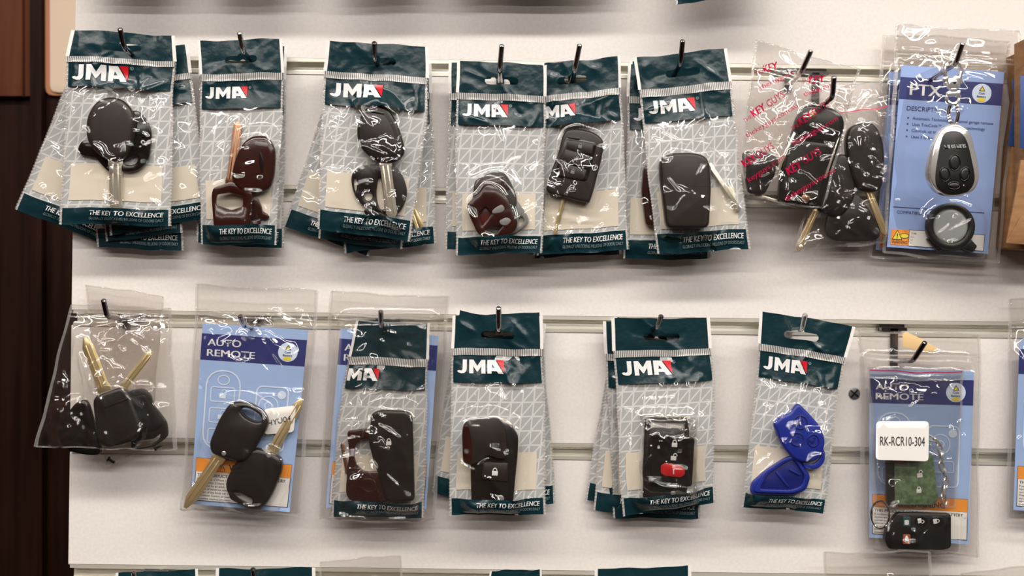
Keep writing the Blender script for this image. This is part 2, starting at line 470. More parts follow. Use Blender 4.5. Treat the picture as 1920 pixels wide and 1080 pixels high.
class Sheet:
    """A hanging sheet between four corners given in photo pixels at depth d."""
    def __init__(s, quad, d, seed=0, puff=0.0, polys=(), creases=0, amp=1.0, wob=0.0, bows=None, hole=None, ramp=(0.0, 0.12), wave=0.6, fixed=()):
        s.q = [np.array(p, float) for p in quad]; s.d = d; s.seed = seed; s.puff = puff; s.polys = polys
        TL, TR, BR, BL = s.q
        s.W = (np.linalg.norm(TR - TL) + np.linalg.norm(BR - BL)) / 2
        s.H = (np.linalg.norm(BL - TL) + np.linalg.norm(BR - TR)) / 2
        s.amp = amp; s.wob = wob; s.bows = bows; s.ramp = ramp; s.wave = wave
        R = random.Random(seed); s.cr = []
        for i in range(creases):
            if polys and R.random() < 0.55:          # creases run out from what is inside
                P = R.choice(polys)[0]; a = np.array(R.choice(P)); an = R.random() * 2 * PI
            else:
                a = s.p2(R.random(), 0.2 + 0.75 * R.random()); an = R.random() * 2 * PI
            ln_ = R.uniform(18, 75)
            b_ = a + ln_ * np.array([math.cos(an), math.sin(an)])
            s.cr.append((a, b_, R.uniform(0.6, 2.3) * R.choice((1, 1, 1, -1)), R.uniform(2.2, 6.5), R.uniform(-9, 9)))
        if hole:
            h = s.p2(*hole)
            for i in range(9):
                an = PI * (0.05 + 0.9 * R.random()) * R.choice((1, 1, -1))
                b_ = h + R.uniform(45, 110) * np.array([math.cos(an), math.sin(an) * .8])
                s.cr.append((h + (b_ - h) * .2, b_, R.uniform(-1.6, 1.6), R.uniform(5, 11), R.uniform(-8, 8)))
        for a, b_, A, w_ in fixed: s.cr.append((np.array(a, float), np.array(b_, float), A, w_, 0))
    def p2(s, u, v):
        TL, TR, BR, BL = s.q
        return TL * (1 - u) * (1 - v) + TR * u * (1 - v) + BR * u * v + BL * (1 - u) * v
    def px(s, u, v):
        TL, TR, BR, BL = s.q
        u = np.asarray(u, float); v = np.asarray(v, float)
        X = TL[0] * (1 - u) * (1 - v) + TR[0] * u * (1 - v) + BR[0] * u * v + BL[0] * (1 - u) * v
        Y = TL[1] * (1 - u) * (1 - v) + TR[1] * u * (1 - v) + BR[1] * u * v + BL[1] * (1 - u) * v
        if s.bows:
            T = [b[0] for b in s.bows]
            X = X + np.interp(v, T, [b[1] for b in s.bows]) * (1 - u) + np.interp(v, T, [b[2] for b in s.bows]) * u
        if s.wob:
            k = s.seed * 1.7
            X = X + s.wob * (np.sin(v * 9 + k) * .5 + np.sin(v * 21 + k * 2) * .3)
            Y = Y + s.wob * (np.sin(u * 7 + k) * .7 + np.sin(u * 17 + k * 3) * .35) * (1 - .6 * np.sin(PI * np.clip(v, 0, 1)))
        return X, Y
    def lift(s, u, v):
        X, Y = s.px(u, v)
        e = np.clip(np.minimum(u, 1 - u) / 0.10, 0, 1) ** 0.7
        ev = sstep(v, *s.ramp) * (1 - sstep(v, 0.94, 1.0))
        h = s.puff * np.sqrt(np.clip(np.sin(PI * np.clip(u, 0, 1)), 0, 1)) * ev
        floor = np.full_like(X, -1.0)
        for P, H in s.polys:
            d = poly_dist(X, Y, P)
            f = (H + 0.0009) * (1 - sstep(d, 1.0, 34.0))
            h = np.maximum(h, f * np.maximum(e, (d < 3)) * np.maximum(ev, sstep(v, s.ramp[0] - .05, s.ramp[0] + .02) * (v < .99)))
            floor = np.maximum(floor, np.where(d < 7, (H + .0005) - 0.0006 * np.maximum(d, 0), -1.0))
        c = np.zeros_like(X)
        for a, b_, A, w_, bend in s.cr:
            dx, dy = b_ - a; L = math.hypot(dx, dy); dx /= L; dy /= L
            t = ((X - a[0]) * dx + (Y - a[1]) * dy) / L
            k = (t > 0) & (t < 1)
            if not k.any(): continue
            r = -(X[k] - a[0]) * dy + (Y[k] - a[1]) * dx + bend * np.sin(PI * t[k])
            c[k] += A * np.exp(-(np.sqrt(r * r + 2.2) - 1.48) / np.where(r > 0, w_, w_ * .55)) * np.sin(PI * t[k]) ** .7
        z = s.seed
        def sab(q): return math.sqrt(q * q + .0012)
        def nz(x, y):
            g = noise.noise(Vector((x * .022, y * .022, z * 3.1))) * .8
            m_ = noise.noise(Vector((x * .013, y * .013, z * 7.7 + 4)))
            m_ = min(1.0, max(0.0, m_ * 2.2 + .42))
            if m_ > 0:
                wx = x + 14 * noise.noise(Vector((x * .03, y * .03, z * 1.3 + 9)))
                g += m_ * 3.6 * (.5 - sab(noise.noise(Vector((wx * .024, y * .021, z * 5.7)))))
                g += m_ * 0.8 * (.5 - sab(noise.noise(Vector((wx * .055, y * .05, z * 2.7 + 3)))))
            return g
        n = np.array([nz(x, y) for x, y in zip(X, Y)])
        edge = np.clip(np.minimum(u, 1 - u) / 0.07, 0.12, 1)
        k = s.seed * 2.3
        wv = s.wave * (np.sin(X * .021 + k) + .6 * np.sin(Y * .017 + X * .012 + 2 * k))
        soft = np.where(v < s.ramp[0], .55, 1.0)
        return np.maximum(h + 0.001 * s.amp * np.maximum((c + n) * edge * soft, -0.5) + 0.001 * wv, floor)
    def at(s, u, v, off=0.0):
        u = np.atleast_1d(np.asarray(u, float)); v = np.atleast_1d(np.asarray(v, float))
        X, Y = s.px(u, v)
        p = PXa(X, Y, np.full_like(X, s.d))
        p[:, 1] -= s.lift(u, v) + off
        return p
    def grid(s, u0, u1, v0, v1, step=3.6, off=0.0, flat=False, hole=None):
        nu = max(1, int(round(abs(u1 - u0) * s.W / step))); nv = max(1, int(round(abs(v1 - v0) * s.H / step)))
        U, V = np.meshgrid(np.linspace(u0, u1, nu + 1), np.linspace(v0, v1, nv + 1))
        U = U.ravel(); V = V.ravel()
        F = [(j * (nu + 1) + i, j * (nu + 1) + i + 1, (j + 1) * (nu + 1) + i + 1, (j + 1) * (nu + 1) + i) for j in range(nv) for i in range(nu)]
        if hole:
            x = U * s.W; y = V * s.H
            cx, cy, hw, hr = hole
            def sd(x, y):
                qx = np.clip(x, cx - hw, cx + hw)
                a = np.hypot(x - qx, y - cy) - hr
                return np.minimum(a, np.hypot(x - cx, y - (cy - hr * .9)) - hr * .75)
            D = sd(x, y)
            F = [f for f in F if not all(D[i] < 0 for i in f)]
            for _ in range(3):
                D = sd(x, y); g = 0.2
                gx = (sd(x + g, y) - sd(x - g, y)) / (2 * g); gy = (sd(x, y + g) - sd(x, y - g)) / (2 * g)
                k = D < 0
                x = np.where(k, x - D * gx, x); y = np.where(k, y - D * gy, y)
            U = x / s.W; V = y / s.H
            used = sorted({i for f in F for i in f}); mp_ = {a: i for i, a in enumerate(used)}
            F = [tuple(mp_[i] for i in f) for f in F]; U = U[used]; V = V[used]
        if flat:
            X, Y = s.px(U, V); P = PXa(X, Y, np.full_like(X, s.d)); P[:, 1] -= off
            k = s.seed * 2.3
            P[:, 1] -= 0.001 * s.wave * (np.sin(X * .021 + k) + .6 * np.sin(Y * .017 + X * .012 + 2 * k))
        else:
            P = s.at(U, V, off)
        return (P, F), np.stack([U * s.W / 100, V * s.H / 100], 1)

LJ = [[(12, 0), (21, 0), (21, 19), (19.5, 25), (15, 28.5), (9, 29), (3, 27), (0, 23.5), (4.5, 22), (9, 23.2), (11.5, 21), (12, 17)],
      [(26, 29), (26, 0), (35, 0), (43.5, 13), (52, 0), (61, 0), (61, 29), (52, 29), (52, 14), (44.5, 25), (42.5, 25), (35, 14), (35, 29)],
      [(65, 29), (65, 0), (82, 0), (100, 29), (88.5, 29), (85, 23.5), (74, 23.5), (74, 29)]]
LHOLE = [(74.5, 17), (76, 9.5), (81.5, 17)]
LRED = [(84.5, 0), (101, 0), (101, 26)]
LV0 = (0, .165, .20, .335, .905)
POUCH = 'teal topped key pouches'

def pouch(quad, d, label, seed, items=(), lv=LV0, puff=3.0, step=2.6, hang=True, noj=False, creases=24, amp=1.0, bows=None, hx=0.5, contents=True, paper=True, lean=0, text=True, wave=0.7, logo_x=.045, group=POUCH, fixed=()):
    polys = [(P, H) for it in items for (P, H) in it.get('bulge', ())]
    S = Sheet(quad, d, seed, puff / 1000, polys, creases, amp, 1.6, bows, hole=(hx, lv[1] * .55), ramp=(lv[2], lv[3] + .06), wave=wave, fixed=fixed)
    R = random.Random(seed + 99)
    W, H = S.W, S.H
    t = thing('key_pouch', PX(*S.p2(hx, lv[1] * .5), d), label, 'key pouch', group)
    hole = (hx * W, lv[1] * .58 * H, W * .155, 7.0)
    g, uv = S.grid(0, 1, 0, lv[1], min(step, 3.0), hole=hole if hang else None); obj('header', g, 'teal_film', t, uv=uv, sharp=180)
    g, uv = S.grid(-.02, 1.02, lv[1], lv[2], min(step, 3.5), off=.0006); obj('zip_strip', g, 'zip_ribs', t, uv=uv, sharp=180)
    g, uv = S.grid(0, 1, lv[2], lv[3], step); lb = obj('logo_band', g, 'teal_film', t, uv=uv, sharp=180)
    g, uv = S.grid(0, 1, lv[3], lv[4], step); obj('window', g, 'clear_film', t, uv=uv, sharp=180)
    g, uv = S.grid(0, 1, lv[4], 1, step); fo = obj('footer', g, 'teal_film', t, uv=uv, sharp=180)
    bs = None
    g, uv = S.grid(-.02, 1.02, lv[1], 1, 14, flat=True, off=-.0004); bs = obj('back_sheet', g, 'lattice_sheet', t, uv=uv, sharp=180)
    if paper:
        g, uv = S.grid(.05, .93, .685, .875, 14, flat=True, off=.0001); obj('paper_label', g, 'beige_paper', bs, uv=uv, sharp=180)
    for a, b_ in ((-.036, 0), (1, 1.036)):
        g, uv = S.grid(a, b_, 0, lv[1], 4); obj('side_margin', g, 'white_film', t, uv=uv, sharp=180)
        g, uv = S.grid(a * .75 if a < 0 else a, b_ if a < 0 else 1.031, lv[1], 1, 4); obj('side_seam', g, 'weld_seam', t, uv=uv, sharp=180)
    if text:
        k = W * .53 / 100; bh = (lv[3] - lv[2]) * H
        ox = W * logo_x; oy = lv[2] * H + bh * .46 - 14.5 * k - 2
        tr = lambda P: [(ox + x * k, oy + y * k) for x, y in P]
        gs = ([] if noj else [flat_on(S, tr(LJ[0]), .0005, cuts=7)]) + [flat_on(S, tr(LJ[1]), .0005, cuts=7), flat_on(S, tr(LJ[2]), .0005, [tr(LHOLE)], cuts=7)]
        obj('lettering', join(*gs), 'white_ink', lb, sharp=180)
        obj('logo_triangle', flat_on(S, tr(LRED), .0005, cuts=7), 'red_ink', lb, sharp=180)
        rg = outline_on(S, tr(ell(107, 3, 3.2, 3.2, n=16)), .8, .0005)
        obj('registered_mark', join(rg, text_on(S, 'R', ox + 107 * k, oy + 5 * k, 3.4 * k, 'c', off=.0005)), 'grey_ink', lb, sharp=180)
        fh = (1 - lv[4]) * H; fy = lv[4] * H
        gs = text_on(S, 'THE KEY TO EXCELLENCE', W * .965, fy + fh * .46, fh * .29, 'r', .012, .22, width=W * .69, off=.0005)
        obj('slogan', gs, 'white_ink', fo, sharp=180)
        gs = text_on(S, 'GLOBALLY UNLOCKING MILLIONS OF DOORS DAILY', W * .965, fy + fh * .74, fh * .17, 'r', 0, .22, width=W * .70, off=.0005)
        obj('strapline', gs, 'grey_ink', fo, sharp=180)
    for it in items: build_item(it, d)
    return S, t
def rq(cx, cy, phi, w_=160, up=30, down=345, sh=0):
    a = math.radians(phi)
    def R(x, y): return (cx + x * math.cos(a) - y * math.sin(a), cy + x * math.sin(a) + y * math.cos(a))
    return [R(-w_ / 2, -up), R(w_ / 2, -up), R(w_ / 2, down), R(-w_ / 2, down)]

# ------------------------------------------------------------------ things inside the pouches
def item(name, label, cat, parts, group=None):
    """parts: (name, outline, z0 mm, thickness mm, material, options)"""
    bulge = []
    for p in parts:
        if p[3] < 1.4 or p[5].get('nob'): continue
        A = np.array(p[1]); H = p[2] + p[3] + (p[5]['dome'][0] if 'dome' in p[5] else 0)
        for q in parts:
            if q[5].get('nob') or q[0] == 'lock_icon':
                c = np.mean(np.array(q[1]), 0)
                if poly_dist(c[:1], c[1:], p[1])[0] < 2: H = max(H, q[2] + q[3])
        bulge.append((p[1], H / 1000))
    return dict(name=name, label=label, cat=cat, parts=parts, group=group, bulge=bulge)
def P_(name, pts, z0, th, m, **o): return (name, pts, z0, th, m, o)
def build_item(it, d):
    parts = it['parts']
    c = np.mean([np.mean(np.array(p[1]), 0) for p in parts[:1]], 0)
    t = thing(it['name'], PX(c[0], c[1], d), it['label'], it['cat'], it['group'])
    made = {}
    for name, pts, z0, th, m, o in parts:
        gs = [slab(pts, d + z0 / 1000, th / 1000, o.get('bev', 1.6), o.get('holes', ()), (o['dome'][0] / 1000, o['dome'][1]) if 'dome' in o else None)]
        for q in o.get('more', ()):
            gs.append(slab(q[0], d + q[1] / 1000, q[2] / 1000, q[3] if len(q) > 3 else .5))
        for q in o.get('text', ()):
            gs.append(q(d))
        par = made.get(o.get('on'), t)
        ob = obj(name, join(*gs), m, par, sharp=o.get('sharp', 40))
        made[o.get('id', name)] = ob
    return t
def blade(ax, ay, bx, by, w_, z0, m='nickel', th=2.0, name='blade', tip=.5, groove=(-.15, .2), **o):
    """A key blade from its root a to its tip b with milled grooves."""
    A = np.array([ax, ay], float); B_ = np.array([bx, by], float); d = (B_ - A); L = np.linalg.norm(d); d /= L; n = np.array([-d[1], d[0]])
    f = lambda t, q: tuple(A + d * t * L + n * q * w_)
    e = w_ * tip / L
    pts = [f(0, -.5), f(.10, -.5), f(.12, -.42), f(1 - e, -.42), f(1, -.12), f(1, .12), f(1 - e, .42), f(.12, .42), f(.10, .5), f(0, .5)]
    more = []
    for q in groove:
        more.append(([f(.08, q - .05), f(.97 - e * .6, q - .05), f(.97 - e * .6, q + .05), f(.08, q + .05)], z0 + th - .2, .55, .5))
    return P_(name, pts, z0, th, m, bev=.8, more=more, **o)
def lock_icon(cx, cy, s, z, m='white_ink', ang=0, open_=False, on=None):
    a = math.radians(ang)
    R = lambda x, y: (cx + s * (x * math.cos(a) - y * math.sin(a)), cy + s * (x * math.sin(a) + y * math.cos(a)))
    body = [R(-3.2, -.5), R(3.2, -.5), R(3.2, 4.5), R(-3.2, 4.5)]
    sh = [R(*p) for p in ell(1.8 if open_ else 0, -.6, 2.6, 3.6, 0, 9, 180, 360)] + [R(*p) for p in ell(1.8 if open_ else 0, -.6, 1.6, 2.5, 0, 9, 360, 180)]
    return P_('lock_icon', body, z, .25, m, bev=.2, more=[(sh, z, .25, .1)], on=on)

# ------------------------------------------------------------------ the setting: slat wall and what stands left of it
def ZY(y): return EYE + (540 - y) * K
XL = (135 - 960) * K; XR = 0.75
GT, GP, GH = 116.0, 238.5, 27.0
wall = bpy.data.objects.new('wall_back', None); wall.location = (0, 0, EYE); C.objects.link(wall); wall['kind'] = 'structure'
obj('wall_core', box(XL + .002, XR, .0105, .018, ZY(1560), ZY(-380)), 'slat_edge', wall, flat=True)
def board(y0, y1):
    e = .0009
    z0, z1 = ZY(y1), ZY(y0)
    prof = [(.0105, z0), (e, z0), (0, z0 + e), (0, z1 - e), (e, z1), (.0105, z1)]
    V = [(x, y, z) for x in (XL, XR) for y, z in prof]
    F = [(i, (i + 1) % 6, 6 + (i + 1) % 6, 6 + i) for i in range(6)] + [tuple(range(6)), tuple(range(6, 12))]
    obj('slat_board', (V, F), 'slat_board', wall, flat=True)
for k in range(-2, 6):
    board(GT + GP * k + GH, GT + GP * (k + 1))
    z1 = ZY(GT + GP * k); z0 = ZY(GT + GP * k + GH); l_ = .0021
    # aluminium channel: lips on the faces of both boards, T-shaped cavity between them
    prof = [(-.0007, z1 + .0006), (-.0007, z1 - l_), (.0012, z1 - l_), (.0013, z1 - .0009), (.0088, z1 - .0009), (.0094, (z0 + z1) / 2 + .001), (.0088, z0 + .0009),
            (.0013, z0 + .0009), (.0012, z0 + l_), (-.0007, z0 + l_), (-.0007, z0 - .0006)]
    n = len(prof)
    V = [(x, y, z) for x in (XL + .0015, XR) for y, z in prof]
    F = [(i, i + 1, n + i + 1, n + i) for i in range(n - 1)]
    obj('groove_rail', (V, F), 'aluminium', wall, flat=True)

DL = -0.45
def sett(name, pts, d0, th, m, **o):
    ob = obj(name, slab(pts, d0, th, **o), m); ob['kind'] = 'structure'; return ob
sett('wall_left', [(-500, -500), (420, -500), (420, 1500), (-500, 1500)], DL - .03, .03, 'dark_wood', bev=1)
sett('trim_1', [(-500, -500), (44, -500), (46, 182), (-500, 182)], DL, .012, 'red_wood', bev=3)
sett('trim_2', [(46, -500), (60, -500), (62, 182), (48, 182)], DL, .008, 'red_wood', bev=3)
sett('trim_3', [(60, -500), (82, -500), (84, 1500), (62, 1500)], DL, .016, 'dark_wood', bev=2)
sett('trim_4', rq4([(84, -500), (330, -500), (330, 180), (86, 180)], 16), DL, .006, 'orange_edge', bev=2)
sett('wall_recess', rq4([(92, -500), (326, -500), (326, 174), (94, 174)], 14), DL + .006, .003, 'cream_paint', bev=2)

# ------------------------------------------------------------------ hooks
def hook(tip, bend, label, m='chrome', db=.050, base=True, plate=None):
    b_ = PX(*bend, db); tp = PX(*tip, db + .010)
    root = Vector((b_.x + (0 if not plate else plate), -.004, b_.z - .003))
    t = thing('display_hook', root, label, 'hook', 'chrome display hooks')
    path = [root + Vector((0, .004, 0))]
    for i in range(1, 7): path.append(root.lerp(b_, i / 7))
    d1 = (b_ - root).normalized(); d2 = (tp - b_).normalized()
    for i in range(6):
        q = i / 5
        path.append((b_ - d1 * .005).lerp(b_, q).lerp(b_.lerp(b_ + d2 * .005, q), q))
    path += [b_ + (tp - b_) * .6, tp - d2 * .0006, tp]
    r = [.0020] * (len(path) - 1) + [.0014]
    obj('rod', tube(path, r, 12), m, t)
    zz = [ZY(GT + GP * k + GH / 2) for k in range(-1, 6)]
    zg = min(zz, key=lambda z: abs(z - root.z - .008))
    x = root.x
    gs = [box(x - .003, x + .003, -.0026, -.0009, min(root.z - .004, zg - .008), zg), box(x - .010, x + .010, -.0026, .0060, zg - .0018, zg + .0006), box(x - .010, x + .010, .0040, .0058, zg - .0018, zg + .0042)]
    obj('back_plate', join(*gs), m, t, flat=True)
    return t
hook((225, 53), (233, 90), 'dark chrome hook holding the pouch with the round-headed key', 'dark_chrome')
hook((449, 60), (455, 95), 'chrome hook holding the pouch with the oval and square brown fobs')
hook((702, 79), (702, 108), 'chrome hook holding the pouch with two black shells and a nickel blade', 'dark_chrome')
hook((941, 84), (937, 130), 'chrome hook holding the pouch with the red-brown diamond-holed shell')
hook((1087, 83), (1078, 130), 'chrome hook holding the pouch with the three-button black fob')
hook((1280, 75), (1276, 119), 'chrome hook holding the pouch with the large plain umber fob', 'dark_chrome')
hook((1521, 94), (1503, 134), 'chrome hook piercing the clear bag printed in pink', db=.048)
hook((1564, 143), (1561, 182), 'dark chrome hook piercing the small clear bag of black keys with brass blades', 'dark_chrome', db=.056)
hook((1805, 80), (1792, 119), 'chrome hook from which the silver-rimmed remote hangs by a clip', db=.075)
hook((194, 562), (201, 594), 'dark chrome hook piercing the clear bag with two pale brass keys', 'dark_chrome')
hook((450, 592), (457, 610), 'short chrome hook piercing the clear bag with two black keys over a blue card')
hook((714, 583), (714, 611), 'chrome hook piercing the clear bag that holds a teal topped pouch')
hook((935, 576), (935, 618), 'chrome hook holding the pouch with the flip key lying over a dark cover')
hook((1240, 592), (1232, 614), 'chrome hook holding the pouch with the red-buttoned remote', 'dark_chrome')
hook((1510, 589), (1504, 617), 'bright chrome hook holding the pouch with the two blue shells', 'bright_chrome')
hook((1735, 641), (1712, 676), 'dark chrome hook piercing the clear bag with the white numbered label', 'dark_chrome')
hook((251, 1072), (255, 1100), 'chrome hook tip above the lowest pouch nearest the wooden wall')
hook((474, 1066), (478, 1098), 'chrome hook tip above the second lowest pouch from the wooden wall', 'dark_chrome')
# cross-head screw in the slat board
sc_ = slab(ell(1602, 738, 11, 11, n=28), 0.0, .0011, 1.6)
t = thing('wall_screw', PX(1602, 738, 0), 'grey cross-head screw in the white slat board beside the blue-shell pouch', 'screw')
obj('screw_head', sc_, 'screw_steel', t)
obj('cross_slot', join(slab(bar(1595, 732, 1609, 744, 3.2), .0008, .0005, .3), slab(bar(1608, 731, 1596, 745, 3.2), .0008, .00055, .3)), 'deep_black', t)

# ------------------------------------------------------------------ resealable clear bags and printed cards
def inv(S, X, Y):
    X = np.asarray(X, float); Y = np.asarray(Y, float)
    u = np.full_like(X, .5); v = np.full_like(X, .5)
    for _ in range(12):
        x, y = S.px(u, v); h = 1e-4
        xu, yu = S.px(u + h, v); xv, yv = S.px(u, v + h)
        a, b_, c, d = (xu - x) / h, (xv - x) / h, (yu - y) / h, (yv - y) / h
        det = a * d - b_ * c
        ex, ey = X - x, Y - y
        u = u + (d * ex - b_ * ey) / det; v = v + (-c * ex + a * ey) / det
    return u, v
def text_img(S, s, X, Y, cap, ang=0, width=None, bold=.01, shear=0, off=.0006):
    V, F = glyphs(s, 0, shear, 1.0)
    if bold > .011:
        n0 = len(V); V = np.concatenate([V + np.array([q * bold * 1.2, 0]) for q in (-1, 0, 1)])
        F = [tuple(i + q * n0 for i in f) for q in range(3) for f in F]
    V = V * (cap / .73); V = V - np.array([V[:, 0].min(), 0])
    if width: V = V * np.array([width / V[:, 0].max(), 1])
    a = math.radians(ang)
    x = X + V[:, 0] * math.cos(a) + V[:, 1] * math.sin(a); y = Y + V[:, 0] * math.sin(a) - V[:, 1] * math.cos(a)
    u, v = inv(S, x, y)
    return S.at(u, v, off), F
BAG = 'clear resealable bags'
def zipbag(quad, d, label, seed, items=(), polys=(), puff=6, zipv=.13, amp=1.1, creases=34, bows=None, wave=1.0, step=2.8, redline=None, print_=None, inner=True, group=BAG, fixed=(), hx=.5):
    pl = list(polys) + [(P, H) for it in items for (P, H) in it.get('bulge', ())]
    S = Sheet(quad, d, seed, puff / 1000, pl, creases, amp, 2.2, bows, hole=(hx, zipv + .05), ramp=(zipv * .7, zipv + .14), wave=wave, fixed=fixed)
    t = thing('resealable_bag', PX(*S.p2(hx, zipv + .04), d), label, 'clear bag', group)
    g, uv = S.grid(0, 1, 0, 1, step); obj('front_film', g, 'bag_film', t, uv=uv, sharp=180)
    B = Sheet([tuple(p) for p in S.q], d - .0012, seed, 0, (), 10, .5, 2.2, bows, wave=wave)
    g, uv = B.grid(0, 1, 0, 1, 7); obj('back_film', g, 'bag_film', t, uv=uv, sharp=180)
    hz = 3.0 / S.H
    gs = []
    for q in (zipv - 2.2 * hz, zipv + .6 * hz):
        (V, F), uv = S.grid(0.0, 1.0, q, q + hz, 2.4, off=.0011); gs.append((V, F))
    obj('zip_strip', join(*gs), 'seam_film', t, sharp=180)
    for a, b_ in ((-.012, .018), (.982, 1.012)):
        g, uv = S.grid(a, b_, 0, 1, 3, off=.0005); obj('side_seam', g, 'seam_film', t, uv=uv, sharp=180)
    g, uv = S.grid(0, 1, .992, 1.004, 3, off=.0003); obj('bottom_seam', g, 'seam_film', t, uv=uv, sharp=180)
    g, uv = S.grid(0, 1, -.004, .006, 3, off=.0003); obj('mouth_edge', g, 'seam_film', t, uv=uv, sharp=180)
    if redline:
        g, uv = S.grid(0.01, .99, redline, redline + 2.2 / S.H, 3, off=.0013); obj('red_stripe', g, 'pink_stripe', t, uv=uv, sharp=180)
    if print_:
        obj('print', join(*[text_img(S, *p) for p in print_]), 'pink_print', t, sharp=180)
    for it in items: build_item(it, d)
    return S, t
CARD = 'printed blue insert cards'
def card(quad, d, label, title, seed, kind='auto', wave=.2, circle=True):
    S = Sheet(quad, d, seed, 0, wave=wave, amp=.12, wob=0)
    W, H = S.W, S.H
    t = thing('insert_card', PX(*S.p2(.5, 0), d), label, 'insert card', CARD)
    m_ = 'sky_card' if kind == 'ptx' else 'pale_card'
    (V, F), uv = S.grid(0, 1, 0, 1, 12)
    n = len(V); V2 = V.copy(); V2[:, 1] += .0005
    obj('sheet', (np.concatenate([V, V2]), F + [tuple(i + n for i in f) for f in F]), m_, t, sharp=180)
    b0, b1 = (.065, .185) if kind == 'ptx' else (.055, .20)
    g, uv = S.grid(.0, 1, b0, b1, 12, off=.0002); bd = obj('title_band', g, 'navy_ink', t, sharp=180)
    if kind == 'ptx':
        obj('lettering', text_on(S, title, W * .10, H * (b1 - .025), H * .065, bold=.014, width=W * .31), 'white_ink', bd, sharp=180)
    else:
        bw = (b1 - b0) * H
        L = title.split()
        obj('lettering', join(text_on(S, L[0], W * .06, H * b0 + bw * .44, bw * .27, bold=.013, width=W * .32), text_on(S, L[1], W * .06, H * b0 + bw * .84, bw * .27, bold=.013, width=W * .46)), 'white_ink', bd, sharp=180)
    if circle:
        cx, cy, r = W * (.80 if kind == 'ptx' else .83), H * (b0 + b1) / 2, W * .094
        badge = obj('battery_badge', flat_on(S, ell(cx, cy, r, r, n=28), .0004), 'line_ink', t, sharp=180)
        tri = [(cx, cy - r * .78), (cx + r * .34, cy - r * .22), (cx - r * .34, cy - r * .22)]
        obj('warning_triangle', join(flat_on(S, tri, .0006), ), 'dark_ink', badge, sharp=180)
        obj('warning_mark', join(flat_on(S, [(cx + (x - cx) * .62, cy - r * .38 + (y - cy + r * .38) * .62) for x, y in tri], .0007)), 'yellow_ink', badge, sharp=180)
        obj('badge_lettering', join(text_on(S, 'Coin', cx, cy + r * .12, r * .24, 'c', .015, off=.0006), text_on(S, 'Battery', cx, cy + r * .45, r * .24, 'c', .015, off=.0006)), 'navy_ink', badge, sharp=180)
        obj('cell_symbol', join(flat_on(S, ell(cx, cy + r * .68, r * .42, r * .2, n=18), .0006)), 'yellow_ink', badge, sharp=180)
    if kind == 'ptx':
        gs = [text_on(S, 'DESCRIPTION', W * .085, H * .245, H * .026, bold=.006, width=W * .38)]
        for k, q in enumerate(('Automatic Technology 2 channel garage remote', 'Uses TrioCode\u2122 code hopping technology', 'Controls up to 2 different gates', 'Uses 3 different')):
            y = H * (.293 + .034 * k)
            gs.append(text_on(S, q, W * .15, y, H * .0165, bold=.008)); gs.append(flat_on(S, ell(W * .105, y - 2.5, 1.6, 1.6, n=8)))
        gs.append(flat_on(S, [(W * .03, H * .776), (W * .93, H * .776), (W * .93, H * .779), (W * .03, H * .779)]))
        gs.append(text_on(S, 'COMPATIBLE WITH', W * .07, H * .812, H * .017, bold=.004))
        obj('text', join(*gs), 'navy_ink', t, sharp=180)
        pn = obj('warning_panel', flat_on(S, [(W * .21, H * .90), (W * .95, H * .90), (W * .95, H * .985), (W * .21, H * .985)]), 'paper', t, sharp=180)
        gs = [text_on(S, 'THIS PRODUCT CONTAINS A COIN BATTERY', W * .225, H * .922, H * .011, bold=.01)]
        for k, q in enumerate(('If swallowed, a lithium coin battery can cause severe', 'injuries. Keep in a safe place out of reach of children.', 'In case of injury seek immediate medical attention.')):
            gs.append(text_on(S, q, W * .225, H * (.94 + .017 * k), H * .0095))
        gs.append(outline_on(S, [(W * .205, H * .897), (W * .955, H * .897), (W * .955, H * .988), (W * .205, H * .988)], .9))
        obj('fine_print', join(*gs), 'dark_ink', pn, sharp=180)
        og = obj('warning_box', flat_on(S, [(W * .03, H * .90), (W * .21, H * .90), (W * .21, H * .985), (W * .03, H * .985)]), 'orange_ink', t, sharp=180)
        cx, cy = W * .09, H * .93
        obj('warning_symbols', join(flat_on(S, [(cx - 9, cy + 8), (cx, cy - 8), (cx + 9, cy + 8)], .0005), flat_on(S, ell(W * .16, cy + 1, 9, 5, n=16), .0005)), 'yellow_ink', og, sharp=180)
        obj('warning_lettering', join(text_on(S, 'WARNING', W * .04, H * .978, H * .019, bold=.004, width=W * .155, off=.0005), text_on(S, '!', cx, cy + 6, 9, 'c', .02, off=.0007), outline_on(S, [(cx - 10, cy + 9), (cx, cy - 10), (cx + 10, cy + 9)], 1.3, .0006), outline_on(S, ell(W * .16, cy + 1, 9, 5, n=16), 1, .0006)), 'dark_ink', og, sharp=180)
    else:
        gs = []
        def O(P, wd=2.0): gs.append(outline_on(S, P, wd))
        x0 = W * .24; y0 = H * .45
        O(rrect(x0, y0 + H * .02, W * .34, H * .44, W * .15), 2.8)
        O(ell(x0, H * .305, W * .06, W * .05))
        for k in range(3):
            O(rrect(x0, H * (.385 + .115 * k), W * .24, H * .085, 5))
            gs.append(flat_on(S, rrect(x0, H * (.393 + .115 * k), 12, 9, 1.5))); O(ell(x0 + 3, H * (.393 + .115 * k) - 7, 5, 6), 1.2)
        x1 = W * .72
        O(rrect(x1, H * .50, W * .32, H * .36, W * .06), 2.6)
        gs.append(flat_on(S, ell(x1 + W * .09, H * .365, 8, 8, n=18)))
        O(ell(x1 - W * .03, H * .43, W * .10, W * .10)); O(ell(x1 - W * .03, H * .43, W * .04, W * .04))
        O(rrect(x1, H * .56, W * .22, H * .07, 5))
        obj('line_drawing', join(*gs), 'line_ink', t, sharp=180)
        g, uv = S.grid(.03, .975, .742, .975, 14, off=.0002); pn = obj('warning_panel', g, 'paper', t, sharp=180)
        g, uv = S.grid(.03, .975, .742, .815, 14, off=.0004); obj('orange_bar', g, 'orange_ink', pn, sharp=180)
